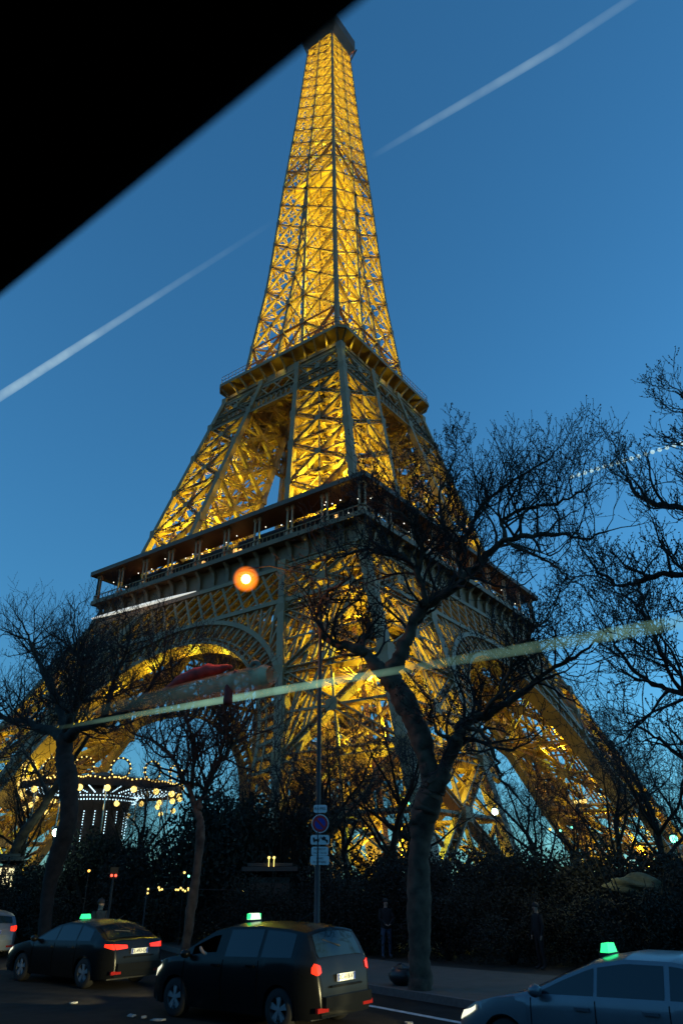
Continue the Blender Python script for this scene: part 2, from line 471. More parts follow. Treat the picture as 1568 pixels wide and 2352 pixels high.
    for nv, tv in faces:
        n3 = np.array([nv[0], nv[1], .08])
        for i in range(len(hs)-1):
            h0, h1 = hs[i], hs[i+1]
            r0, r1, w0, w1 = TR(h0), TR(h1), TW(h0), TW(h1)
            bw = .50-.22*(h0-119)/155
            for s in (-1, 1):
                a0, b0, a1, b1 = s*r0, s*(r0-w0), s*r1, s*(r1-w1)
                A, B, D, E = fp(nv, tv, a0, h0), fp(nv, tv, b0, h0), fp(nv, tv, a1, h1), fp(nv, tv, b1, h1)
                sh.lat(A, E, bw, bw*1.5, n3, .10, 7); sh.lat(B, D, bw, bw*1.5, n3, .10, 7)
                sh.strut(D, E, bw*.55, bw*.8, n3, False)
                X = (A+B+D+E)/4; sh.strut((A+B)/2, X, .16, .3, n3, False); sh.strut((A+D)/2, X, .16, .3, n3, False); sh.strut(X, (B+E)/2, .16, .3, n3, False)
            if h0 < 192:
                A, B, D, E = fp(nv, tv, -(r0-w0), h0), fp(nv, tv, r0-w0, h0), fp(nv, tv, -(r1-w1), h1), fp(nv, tv, r1-w1, h1)
                sh.strut(A, E, .3, .5, n3, False); sh.strut(B, D, .3, .5, n3, False); sh.strut(D, E, .4, .6, n3, False)
                # inner faces of the four legs
                for s in (-1, 1):
                    for hh0, hh1, fl in ((h0, h1, 0), (h0, h1, 1)):
                        ra_, rb_ = (hh0, hh1) if fl == 0 else (hh1, hh0)
                        p = fp(nv, tv, s*(TR(ra_)-TW(ra_)), ra_); q_ = fp(nv, tv, s*(TR(rb_)-TW(rb_)), rb_)
                        q_ = q_-np.array([nv[0], nv[1], 0])*TW(rb_)
                        sh.strut(p, q_, .45, .45, (tv[0], tv[1], 0), False)
    # horizontal diaphragms and the lift column in the middle
    for i, h in enumerate(hs[1:]):
        r = TR(h)
        for a, b in (((-1, -1), (1, 1)), ((-1, 1), (1, -1))):
            sh.strut((a[0]*r, a[1]*r, h), (b[0]*r, b[1]*r, h), .3, .45, (0, 0, 1), False)
    S = sh.build('upper_shaft', M['iron'], T)
    lc = MB(); L_ = 2.3
    for sx in (-1, 1):
        for sy in (-1, 1): lc.strut((sx*L_, sy*L_, 121), (sx*L_, sy*L_, 274), .35, .35, (1, 0, 0), False)
    n_ = 30
    for i in range(n_):
        z0, z1 = 121+153*i/n_, 121+153*(i+1)/n_
        for p, q_ in (((-L_, -L_), (L_, -L_)), ((L_, -L_), (L_, L_)), ((L_, L_), (-L_, L_)), ((-L_, L_), (-L_, -L_))):
            lc.strut((*p, z0), (*q_, z1), .2, .25, (0, 0, 1), False); lc.strut((*q_, z0), (*p, z1), .2, .25, (0, 0, 1), False); lc.strut((*p, z1), (*q_, z1), .25, .3, (0, 0, 1), False)
        sgn = 1 if i % 2 else -1
        lc.strut((sgn*3.6, 3.2, z0), (-sgn*3.6, 3.2, z1), .8, .15, (0, 0, 1), False)
    lc.build('lift_column', M['iron'], S)
    def arete(fn, gs, h_from, h_to, kn=1.9):
        g = MB(); lv = [h for h in hs if h_from <= h <= h_to]
        for i in range(len(lv)-1):
            s = gs*(1-.45*(lv[i]-119)/155)
            g.strut(fn(lv[i]), fn(lv[i+1]), s, s, (1, 0, 0), False); g.box(fn(lv[i+1]), (s*kn, s*kn, s*2.1))
        g.build('edge_girder', M['iron'], S)
    for sx in (-1, 1):
        for sy in (-1, 1):
            arete(lambda h: np.array([sx*TR(h), sy*TR(h), h]), .95, 119, 275, 1.12)
            arete(lambda h: np.array([sx*(TR(h)-TW(h)), sy*(TR(h)-TW(h)), h]), .6, 119, 192)
    for nv, tv in faces:
        for s in (-1, 1): arete(lambda h: fp(nv, tv, s*(TR(h)-TW(h)), h), .8, 119, 193)
        arete(lambda h: fp(nv, tv, 0, h), .85, 188, 275)
    ip = MB(); ip.box((0, 0, 196), (17.2, 17.2, .8)); ip.box((0, 0, 198), (12, 12, 3)); ip.build('service_landing', M['iron'], S)
    for i, h in enumerate(hs[:-1]):
        r = TR(h); pw = 1950*(r/8)**1.5
        if h < 190:
            q_ = r-.5*TW(h)
            for sx in (-1, 1):
                for sy in (-1, 1): lamp_light('floodlight', (sx*q_, sy*q_, h+1.2), pw*1.0, GOLD, .3, T)
        else:
            for sx, sy in ((-1, -1), (1, 1), (-1, 1), (1, -1)): lamp_light('floodlight', (sx*r*.55, sy*r*.55, h+.8), pw*.75, GOLD, .25, T)
    # ---- top platform and spire
    tp = MB()
    a3 = 7.3
    loft(tp, ring(5.2, 274.5, .6), ring(a3, 278.5, 1.0)); loft(tp, ring(a3, 278.5, 1.0), ring(a3, 283.5, 1.0))
    n = len(tp.v); tp.v += [tuple(p) for p in ring(a3, 283.5, 1.0)]; tp.f.append(tuple(range(n, n+8))); tp.m.append(0)
    for sx in (-1, 1):
        for sy in (-1, 1):
            tp.strut((sx*5.2, sy*5.2, 270), (sx*7.3, sy*7.3, 279.5), .35, .5, (0, 0, 1))
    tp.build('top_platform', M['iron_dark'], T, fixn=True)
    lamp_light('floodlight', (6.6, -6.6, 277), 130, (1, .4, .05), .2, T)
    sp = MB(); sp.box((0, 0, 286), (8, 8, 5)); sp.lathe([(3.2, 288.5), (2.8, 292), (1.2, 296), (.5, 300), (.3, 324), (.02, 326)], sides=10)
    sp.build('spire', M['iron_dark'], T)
    return T
build_tower()

# ------------------------------------------------------------------ ground, road, pavement
M['asphalt'] = mat('asphalt', (.015, .0125, .0105), .9, 0, .5, 2.2, bump=.4, spec=.15)
M['earth'] = mat('earth', (.035, .030, .022), .95, 0, .4, .8, bump=.3)
M['paving'] = mat('paving', (.075, .060, .050), .8, 0, .2, 3, bump=.1)
M['kerb'] = mat('kerb_granite', (.10, .085, .075), .75, 0, .2, 14)
M['lane_paint'] = mat('lane_paint', (.55, .55, .52), .7, 0, .35, 7)
def sheet(name, poly, z, m):
    b = MB(); b.add([(x, y, z) for x, y in poly], [tuple(range(len(poly)))]); o = b.build(name, m); o['kind'] = 'structure'; return o
KERB = [(13.3, -30), (13.6, -8), (14.3, 2), (15.0, 6), (16.0, 9.5), (16.9, 12.8), (18.4, 17), (20.5, 22), (23.5, 28), (27, 36), (33, 52), (41, 80), (60, 160)]
BACK = [(x+dx, y) for (x, y), dx in zip(KERB, (7.5, 7.3, 6.6, 5.9, 4.9, 4.4, 4.2, 4, 4, 4, 4, 4, 4))]
sheet('ground', [(-3000, -3000), (3000, -3000), (3000, 3000), (-3000, 3000)], -.012, M['earth'])
sheet('road', [(-12, -30)]+KERB+[(-12, 160)], 0.0, M['asphalt'])
b = MB()
for (x0, y0), (x1, y1), (u0, v0), (u1, v1) in zip(KERB[:-1], KERB[1:], BACK[:-1], BACK[1:]):
    b.add([(x0+.15, y0, .14), (x1+.15, y1, .14), (u1, v1, .14), (u0, v0, .14)], [(3, 2, 1, 0)])
    b.add([(u0, v0, .14), (u1, v1, .14), (u1, v1, -.01), (u0, v0, -.01)], [(3, 2, 1, 0)])
o = b.build('pavement', M['paving']); o['kind'] = 'structure'
b = MB()
for (x0, y0), (x1, y1) in zip(KERB[:-1], KERB[1:]):
    b.add([(x0, y0, -.01), (x1, y1, -.01), (x1+.02, y1, .146), (x0+.02, y0, .146), (x0+.16, y0, .146), (x1+.16, y1, .146)], [(0, 1, 2, 3), (3, 2, 5, 4)])
o = b.build('kerb', M['kerb'], fixn=True); o['kind'] = 'structure'
b = MB()
for (x0, y0), (x1, y1) in zip(KERB[:-1], KERB[1:]):
    b.add([(x0-1.45, y0, .005), (x1-1.45, y1, .005), (x1-1.28, y1, .005), (x0-1.28, y0, .005)], [(3, 2, 1, 0)])
o = b.build('lane_marking', M['lane_paint']); o['kind'] = 'structure'
b = MB()
for y in range(-20, 90, 7): b.add([(9.0, y, .005), (9.14, y, .005), (9.14, y+3, .005), (9.0, y+3, .005)], [(0, 1, 2, 3)])
o = b.build('lane_marking', M['lane_paint']); o['kind'] = 'structure'

b = MB(); xs_ = [-16, -19, -24, -32, -60, -90]; zz = [0, 9.5, 13, 14, 13, 0]; ys_ = list(range(-90, 231, 20))
hb = random.Random(12)
for y in ys_:
    for x, z in zip(xs_, zz): b.v.append((x+hb.uniform(-1, 1), y, -.3 if z == 0 else z+hb.uniform(-1.5, 1.5)))
for i in range(len(ys_)-1):
    for j in range(5): b.f.append((i*6+j, i*6+j+1, i*6+j+7, i*6+j+6)); b.m.append(0)
o = b.build('terrain', M['earth']); o['kind'] = 'structure'      # unseen ridge across the road, added to block horizon glow and darken reflections

# ------------------------------------------------------------------ vegetation
M['bark'] = mat('plane_bark', (.075, .050, .034), .95, 0, .6, 3.5, bump=1.0)
M['bark_dark'] = mat('dark_bark', (.026, .018, .013), .95, 0, .5, 3.5, bump=.5)
M['twig'] = mat('twig', (.026, .023, .022), .9, 0, .3, 4)
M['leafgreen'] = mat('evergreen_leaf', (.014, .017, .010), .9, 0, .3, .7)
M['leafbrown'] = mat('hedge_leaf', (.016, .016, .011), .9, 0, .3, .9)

def smooth_path(pts, k, rnd, jit):
    pts = np.asarray(pts, float); n = len(pts)
    P = np.vstack([2*pts[0]-pts[1], pts, 2*pts[-1]-pts[-2]]); out = []
    for i in range(n-1):
        p0, p1, p2, p3 = P[i], P[i+1], P[i+2], P[i+3]
        for j in range(k):
            t = j/k
            out.append(.5*((2*p1)+(-p0+p2)*t+(2*p0-5*p1+4*p2-p3)*t*t+(-p0+3*p1-3*p2+p3)*t**3))
    out.append(pts[-1]); out = np.array(out)
    m = len(out); nz = np.array([[rnd.gauss(0, 1) for _ in range(3)] for _ in range(m)])*jit
    nz[0] = 0
    return out+nz
def rvec(rnd):
    v = np.array([rnd.gauss(0, 1), rnd.gauss(0, 1), rnd.gauss(0, 1)]); return v/(np.linalg.norm(v)+1e-9)
def buds(m, p, rnd, n, size, spread):
    for _ in range(n):
        c = p+rvec(rnd)*spread*rnd.random(); a = rvec(rnd)*size*(.6+.8*rnd.random()); b_ = np.cross(a, rvec(rnd)); b_ *= size*.45/(np.linalg.norm(b_)+1e-9)
        m.add([c-a*.5, c+b_, c+a*.5, c-b_], [(0, 1, 2, 3)])
def grow(m, p, d, L, r, lv, rnd, up, kids, bud, env=None):
    """a side branch: a wandering, tapering run that turns upward and carries smaller ones"""
    n = 5 if lv > 0 else 3
    pts = [np.asarray(p, float)]; d = np.asarray(d, float); d = d/(np.linalg.norm(d)+1e-9)
    for i in range(n):
        d = d+rvec(rnd)*(.42 if lv > 0 else .18)+np.array([0, 0, up*(.5 if lv > 1 else 1)])
        d /= np.linalg.norm(d); pts.append(pts[-1]+d*L/n)
    if env is not None and not env(pts[-1]): L *= .6; pts = pts[:max(3, n//2+1)]
    k = len(pts); rr = [max(.0065, r*(1-.72*i/(k-1))) for i in range(k)]
    m.tube(pts, rr, 5 if r > .03 else 3, False)
    if lv == 0:
        if bud: 
            for q in pts[1:]: buds(m, q, rnd, bud, .048, .05)
        return
    c = kids[lv]
    for j in range(c):
        t = .2+.8*(j+rnd.random())/c
        i = min(k-2, int(t*(k-1))); f_ = min(1.0, t*(k-1)-i)
        q = pts[i]*(1-f_)+pts[i+1]*f_
        ax = pts[i+1]-pts[i]; ax /= np.linalg.norm(ax)+1e-9
        s = rvec(rnd); s -= ax*(s@ax); s /= np.linalg.norm(s)+1e-9
        dd = ax*.55+s*.85
        grow(m, q, dd, L*(.42+.25*rnd.random())*(1.15-.4*t), max(.007, r*(.58-.2*t)), lv-1, rnd, up, kids, bud, env)

def pxlimb(pts, x0, x1):
    """sighted limb: picture points with widths; x0..x1 is how far across the road it stands"""
    n = len(pts); P = []; R = []
    for i, (X, Y, wd) in enumerate(pts):
        q = at_x(X, Y, x0+(x1-x0)*i/max(1, n-1)); P.append(q); R.append(max(.012, .43*wd*((q-CAM)@AF)/FPX))
    return P, R
def tree(name, label, limbs, seed, spec, group=None, bark='bark', env=None):
    rnd = random.Random(seed)
    root_p = None; tm = MB(); cm = MB()
    for idx, (pts, x0, x1, sub) in enumerate(limbs):
        P, R = pxlimb(pts, x0, x1)
        if idx == 0:
            P[0][2] = min(P[0][2], .1); root_p = P[0].copy()
            P = [P[0]-np.array([0, 0, .3])]+P; R = [R[0]*1.35]+R
        K = 9 if idx < 2 else 5
        path = smooth_path(P, K, rnd, .012 if idx < 2 else .03)
        rad = np.interp(np.linspace(0, len(R)-1, len(path)), range(len(R)), R)
        rad = rad*(1+.10*np.sin(np.linspace(0, 9+idx, len(path))*2.1))
        tm.tube(path, rad, 14 if rad[0] > .12 else 7, True, 0, .085 if rad[0] > .06 else .05)
        if sub:
            cnt, L, up, bud = sub
            d_ = np.gradient(path, axis=0)
            for j in range(cnt):
                t = spec.get('t0', .15)+(1-spec.get('t0', .15))*(j+rnd.random())/cnt; i = min(len(path)-1, int(t*(len(path)-1)))
                ax = d_[i]/np.linalg.norm(d_[i]); s = rvec(rnd); s -= ax*(s@ax); s /= np.linalg.norm(s)+1e-9
                dd = ax*.4+s*.9+np.array([0, 0, .25])
                grow(cm, path[i], dd, L*(.55+.7*rnd.random()), min(rad[i]*.6, .048), 2, rnd, up, spec['kids'], bud, env)
            grow(cm, path[-1], d_[-1], L*.8, rad[-1]*.9, 2, rnd, up, spec['kids'], bud, env)
    e = empty(name, tuple(root_p), label, 'tree', group)
    for mm, nm, mt in ((tm, 'trunk', M[bark]), (cm, 'crown', M['twig'])):
        if mm.v:
            a = np.array(mm.v)-root_p; mm.v = [tuple(x) for x in a]
            mm.build(nm, mt, e, smooth=(nm == 'trunk'))
    return e
SP = {'kids': {2: 5, 1: 5}}
tree('plane_tree', 'big bare plane tree with forked dark trunk in front of the tower', [
    ([(965, 2268, 72), (962, 2150, 58), (962, 2000, 58), (968, 1900, 63), (985, 1835, 72), (998, 1800, 74)], 16.6, 16.8, None),
    ([(996, 1815, 56), (978, 1735, 54), (952, 1660, 58), (918, 1592, 58), (893, 1552, 52)], 16.8, 16.6, None),
    ([(900, 1570, 40), (864, 1527, 36), (836, 1498, 28), (800, 1484, 24), (762, 1478, 19), (738, 1452, 15), (730, 1410, 12), (748, 1366, 9), (800, 1330, 7)], 16.6, 15.6, (18, 1.7, .16, 1)),
    ([(838, 1498, 22), (832, 1470, 18), (850, 1452, 13), (846, 1420, 8)], 16.4, 16.9, (4, .9, .2, 1)),
    ([(892, 1560, 40), (924, 1497, 37), (950, 1432, 33), (975, 1391, 30), (1030, 1357, 26), (1062, 1334, 24), (1108, 1287, 20), (1160, 1241, 17), (1222, 1229, 13), (1292, 1226, 10), (1345, 1236, 7), (1400, 1215, 4)], 16.6, 17.4, (30, 2.1, .26, 1)),
    ([(1160, 1243, 13), (1157, 1196, 11), (1202, 1170, 9), (1292, 1150, 7), (1345, 1120, 5)], 17.2, 18.2, (18, 1.9, .32, 1)),
    ([(1062, 1334, 16), (1052, 1272, 13), (1078, 1216, 11), (1112, 1160, 9), (1172, 1108, 7), (1262, 1056, 5)], 17, 18.5, (24, 1.9, .32, 1)),
    ([(1052, 1272, 9), (1020, 1200, 8), (1010, 1130, 6), (1040, 1060, 4)], 17, 15.8, (16, 1.6, .28, 2)),
    ([(978, 1392, 18), (962, 1332, 15), (930, 1282, 13), (880, 1262, 11), (800, 1270, 9), (722, 1292, 6)], 16.6, 15.2, (22, 1.7, .22, 1)),
    ([(960, 1330, 13), (968, 1260, 11), (940, 1200, 9), (900, 1170, 6), (850, 1150, 4)], 16.4, 15, (18, 1.6, .26, 1)),
    ([(1004, 1800, 44), (1030, 1742, 36), (1052, 1692, 34), (1066, 1662, 28), (1112, 1642, 22), (1182, 1602, 17), (1262, 1541, 12), (1335, 1498, 8), (1400, 1440, 4)], 16.8, 18.2, (26, 2.0, .2, 1)),
    ([(1112, 1642, 12), (1160, 1560, 10), (1190, 1480, 8), (1260, 1420, 5)], 17.2, 16, (18, 1.8, .25, 1)),
    ([(1066, 1668, 14), (1112, 1690, 11), (1137, 1742, 9), (1150, 1790, 8), (1190, 1832, 6), (1226, 1880, 4)], 16.9, 17.6, (9, 1.0, -.03, 0)),
    ([(1052, 1700, 16), (1018, 1690, 11), (985, 1650, 8), (990, 1600, 5)], 16.7, 16.2, (8, 1.0, .1, 1)),
    ([(1160, 1243, 9), (1215, 1270, 8), (1270, 1300, 6), (1310, 1335, 4)], 17.1, 16.6, (8, 1.0, .12, 1)),
], 11, SP)
tree('plane_tree', 'bare plane tree with its limbs reaching in at the right edge', [
    ([(1765, 2420, 70), (1760, 2100, 62), (1752, 1800, 60), (1745, 1560, 54)], 15.6, 15.8, None),
    ([(1745, 1560, 40), (1735, 1380, 34), (1700, 1250, 26), (1640, 1190, 20), (1568, 1166, 16), (1500, 1156, 13), (1458, 1132, 10), (1438, 1092, 6)], 15.8, 16.6, (15, 1.25, .32, 1)),
    ([(1700, 1250, 20), (1660, 1100, 15), (1615, 1010, 12), (1585, 950, 9), (1565, 900, 5)], 16, 17, (17, 1.15, .34, 1)),
    ([(1745, 1560, 34), (1690, 1420, 24), (1620, 1350, 20), (1540, 1318, 17), (1478, 1332, 14), (1420, 1343, 10), (1372, 1312, 7), (1338, 1262, 4)], 15.8, 17.0, (15, 1.3, .25, 1)),
    ([(1750, 1700, 32), (1660, 1630, 22), (1568, 1592, 16), (1482, 1560, 12), (1422, 1500, 8), (1392, 1440, 5)], 15.8, 17.4, (18, 1.9, .25, 1)),
    ([(1568, 1592, 12), (1520, 1500, 10), (1482, 1420, 7), (1470, 1360, 4)], 16.6, 16, (18, 1.6, .25, 1)),
    ([(1752, 1850, 26), (1660, 1790, 17), (1580, 1750, 12), (1500, 1690, 8), (1440, 1660, 5)], 15.8, 17.4, (14, 1.8, .2, 1)),
], 23, SP, bark='bark_dark')
tree('plane_tree', 'bare plane tree with thick dark trunk hiding part of the carousel', [
    ([(104, 2150, 34), (112, 2050, 38), (135, 1960, 42), (158, 1885, 50), (158, 1800, 48), (148, 1740, 46), (150, 1695, 44)], 18.6, 19, None),
    ([(148, 1700, 30), (122, 1680, 26), (90, 1672, 22), (58, 1655, 17), (18, 1652, 14), (-40, 1610, 9)], 19, 20, (34, 2.6, .30, 1)),
    ([(152, 1700, 32), (185, 1672, 26), (240, 1655, 20), (300, 1625, 14), (350, 1570, 9), (380, 1500, 5)], 19, 18, (26, 2.3, .28, 1)),
    ([(150, 1700, 26), (140, 1630, 20), (110, 1560, 15), (80, 1500, 10), (60, 1450, 5)], 19, 20.5, (46, 2.6, .32, 1)),
    ([(150, 1690, 24), (175, 1610, 18), (190, 1540, 12), (170, 1480, 6)], 19, 18, (44, 2.5, .32, 1)),
    ([(240, 1655, 14), (260, 1570, 11), (290, 1500, 7), (300, 1440, 4)], 18.5, 18, (22, 2.0, .3, 1)),
], 31, SP, bark='bark_dark')
tree('plane_tree', 'pale leaning tree trunk slanting up from the lit kiosk at the left edge', [
    ([(-12, 2030, 26), (40, 1942, 25), (80, 1882, 23), (112, 1834, 20), (155, 1765, 15), (205, 1690, 9)], 22, 22, None),
    ([(112, 1834, 12), (90, 1780, 9), (60, 1730, 6), (40, 1690, 4)], 22, 22.5, (14, 1.8, .24, 1)),
    ([(155, 1765, 10), (160, 1700, 8), (185, 1640, 6), (200, 1590, 4)], 22, 21.5, (18, 1.8, .26, 1)),
], 53, SP)
tree('plane_tree', 'slim pale bare plane tree rising behind the black minivan taxi bonnet', [
    ([(424, 2190, 28), (440, 2080, 25), (454, 1985, 23), (460, 1900, 22), (452, 1860, 21)], 18.6, 18.6, None),
    ([(452, 1868, 17), (436, 1815, 14), (418, 1786, 12), (396, 1740, 10), (352, 1702, 8), (318, 1690, 5)], 18.6, 18, (24, 2.0, .24, 1)),
    ([(456, 1860, 16), (468, 1822, 13), (500, 1762, 10), (535, 1712, 8), (560, 1650, 5)], 18.6, 19.4, (34, 2.2, .26, 1)),
    ([(440, 1810, 12), (446, 1740, 10), (430, 1660, 8), (400, 1580, 6), (390, 1500, 4)], 18.6, 19, (26, 2.2, .28, 1)),
    ([(500, 1762, 9), (520, 1680, 8), (500, 1590, 6), (470, 1510, 4)], 19, 18.4, (24, 2.0, .28, 1)),
], 37, SP)

def bare_proto(H, seed, lean=0.0):
    rnd = random.Random(seed); tm = MB(); cm = MB()
    pts = [np.array([0, 0, -.2])]; d = np.array([lean, lean*.4, 1.])
    for i in range(5): d = d+rvec(rnd)*.16; d /= np.linalg.norm(d); pts.append(pts[-1]+d*H*.11)
    tm.tube(pts, [H*.022*(1-.1*i) for i in range(6)], 7)
    for j in range(9):
        i = rnd.randint(3, 5); dd = rvec(rnd); dd[2] = abs(dd[2])*.6+.65
        L = H*(.36+.2*rnd.random()); pp = [pts[i]]; dd = dd/np.linalg.norm(dd)
        for k in range(5): dd = dd+rvec(rnd)*.3+np.array([0, 0, .12]); dd /= np.linalg.norm(dd); pp.append(pp[-1]+dd*L/5)
        tm.tube(pp, [H*.009*(1-.17*k) for k in range(6)], 5, False)
        for k in range(9):
            q = pp[rnd.randint(1, 5)]; s = rvec(rnd); s[2] = abs(s[2])
            grow(cm, q, s, H*(.12+.1*rnd.random()), .022, 2, rnd, .2, {2: 5, 1: 5}, 0)
    return tm, cm
protos = [bare_proto(9, 5), bare_proto(9, 6, .1), bare_proto(9, 9, -.12)]
pm = []
spots = [(1255, 1950, 44, 0, 1.0, 'thin bare tree standing in the gap under the right arch'),
         (1420, 1960, 40, 1, 1.05, None), (1540, 1950, 36, 2, 1.1, None), (1120, 1960, 52, 1, .8, None), (590, 1990, 40, 2, .9, None), (520, 1980, 46, 0, .9, None),
         (330, 1960, 44, 1, .95, None), (690, 1990, 50, 0, 1.1, None), (800, 1990, 44, 2, 1.0, None), (1340, 1960, 52, 2, .9, None), (20, 1960, 44, 0, 1.0, None), (640, 1980, 36, 1, .9, None), (755, 1990, 37, 1, 1.15, None), (870, 1990, 40, 0, 1.25, None), (925, 1990, 46, 2, 1.2, None), (1640, 1960, 40, 0, 1.1, None), (240, 1960, 52, 2, 1.0, None)]
first = {}
for X, Y, D, k, s, lab in spots:
    g = at_d(X, 2029, D); g[2] = 0
    lab = lab or 'bare winter tree among the dark shrubs of the garden'
    e = empty('bare_tree', (g[0], g[1], 0), lab, 'tree', 'bare trees in the garden', rz=X*.37)
    if lab.startswith('thin'): del e['group']
    e.scale = (s, s, s)
    if k not in first:
        a, c_ = protos[k]; first[k] = (a.build('trunk', M['bark_dark'], e, smooth=True), c_.build('crown', M['twig'], e))
    else:
        for src in first[k]:
            o = src.copy(); C.objects.link(o); o.parent = e

def shrub_proto(seed, n=9000):
    rnd = random.Random(seed); m = MB()
    lobes = [(np.array([rnd.uniform(-.55, .55), rnd.uniform(-.55, .55), rnd.uniform(.25, .8)]), rnd.uniform(.22, .42)) for _ in range(15)]
    for i in range(n):
        c, r = rnd.choice(lobes); p = c+rvec(rnd)*r*(rnd.random()**.4)
        if p[2] < .02: p[2] = rnd.random()*.3
        a = rvec(rnd)*.019*(.6+rnd.random()); b_ = np.cross(a, rvec(rnd)); b_ *= .012/(np.linalg.norm(b_)+1e-9)
        m.add([p-a, p+b_, p+a, p-b_], [(0, 1, 2, 3)])
    for i in range(26):
        a = rnd.uniform(0, 6.28); m.tube([(0, 0, -.05), (.25*math.cos(a), .25*math.sin(a), .4), (.5*math.cos(a), .5*math.sin(a), rnd.uniform(.6, 1.05))], [.016, .01, .004], 4, False)
    return m
sh0 = []
for i, (X, topY, D, wd) in enumerate([(1040, 1950, 30, 3.2), (1120, 1940, 33, 3.4), (1200, 1950, 31, 3.2), (1280, 1942, 34, 3.6), (1370, 1945, 30, 3.4), (1450, 1968, 27, 3.0), (1535, 1950, 31, 3.4), (1610, 1930, 30, 3.5),
        (960, 1960, 33, 3.2), (880, 1945, 36, 3.6), (800, 1990, 31, 2.6), (700, 1962, 36, 3.4), (560, 1790, 36, 5.0), (470, 1850, 40, 4.6), (640, 1880, 38, 4.2), (370, 1920, 38, 4.0), (300, 1910, 44, 4.4), (210, 1905, 42, 4.2), (110, 1960, 42, 3.6), (20, 1985, 40, 3.4),
        (1160, 2030, 27, 2.2), (1330, 2040, 26.5, 2.2), (1500, 2020, 26, 2.4), (1020, 2040, 28, 2.2), (840, 2050, 30, 2.4), (690, 2060, 31, 2.2), (560, 2030, 33, 2.6), (400, 2020, 35, 2.8), (250, 2020, 37, 3.0), (80, 2040, 38, 3.0), (1600, 2030, 26, 2.4), (612, 2000, 30, 2.2), (1440, 2040, 25.5, 2.2)]):
    top = at_d(X, topY, D)
    nm = 'evergreen_shrub'
    e = shrub_proto(40+i).build(nm, M['leafgreen'] if i % 3 else M['leafbrown']) if i < 5 else sh0[i % 5].copy()
    if i < 5: sh0.append(e)
    else: C.objects.link(e)
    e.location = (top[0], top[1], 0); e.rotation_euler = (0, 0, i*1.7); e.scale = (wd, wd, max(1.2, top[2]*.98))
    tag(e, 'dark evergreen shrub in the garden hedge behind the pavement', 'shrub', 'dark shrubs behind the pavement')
    if i == 12: e['label'] = 'tallest dark evergreen shrub, rising under the left arch of the tower'; del e['group']

# ------------------------------------------------------------------ taxis
def paint(name, col): return mat(name, col, .25, .0, .08, 3, spec=.22)
M['black_paint'] = paint('black_paint', (.006, .0065, .007))
M['silver_paint'] = mat('silver_paint', (.12, .14, .165), .3, .3, .06, 3, coat=.5)
M['car_glass'] = mat('car_glass', (.008, .018, .024), .05, 0, 0, spec=.5)
M['tyre'] = mat('tyre', (.015, .015, .015), .85, 0, .2, 20)
M['gap'] = mat('door_gap_dark', (.002, .002, .002), .95, 0, .1, 9, spec=0)
M['rim'] = mat('alloy_rim', (.55, .56, .58), .3, .7, .05, 9)
M['plastic'] = mat('black_plastic', (.02, .02, .02), .5, 0, .2, 12)
M['plate'] = mat('plate_white', (.75, .75, .70), .45, 0, .05, 9)
M['plate_blue'] = mat('plate_blue', (.02, .07, .4), .5, 0, 0)
M['ink'] = mat('ink_black', (.012, .012, .014), .6, 0, 0)
M['tail'] = mat('tail_lamp_red', (.5, .02, .01), .25, 0, 0, emit=(1, .028, .008), es=1.7)
M['tail_off'] = mat('tail_lamp_dark', (.25, .012, .01), .2, 0, 0)
M['head'] = mat('head_lamp', (.8, .8, .75), .2, 0, 0, emit=(1, .97, .66), es=1.1)
M['chrome'] = mat('chrome', (.6, .6, .6), .15, 1, 0)
M['amber'] = mat('side_lamp_amber', (.8, .3, .05), .3, 0, 0, emit=(1, .25, .03), es=2.2)
M['green_lamp'] = mat('taxi_lamp_green', (.2, .9, .5), .3, 0, 0, emit=(.03, 1.0, .20), es=1.7)
M['white_lamp'] = mat('taxi_lamp_white', (.9, .9, .7), .3, 0, 0, emit=(.70, 1.0, .55), es=1.6)

def text_mesh(txt, size, m, name, parent, loc, rot, align='CENTER'):
    cu = bpy.data.curves.new(name, 'FONT'); cu.body = txt; cu.size = size; cu.align_x = align; cu.align_y = 'CENTER'; cu.extrude = .0015; cu.resolution_u = 2
    t = bpy.data.objects.new(name, cu); C.objects.link(t)
    dg = bpy.context.evaluated_depsgraph_get(); me = bpy.data.meshes.new_from_object(t.evaluated_get(dg)); bpy.data.objects.remove(t)
    me.materials.clear(); me.materials.append(m)
    o = bpy.data.objects.new(name, me); C.objects.link(o); o.location = loc; o.rotation_euler = rot
    if parent: o.parent = parent
    return o

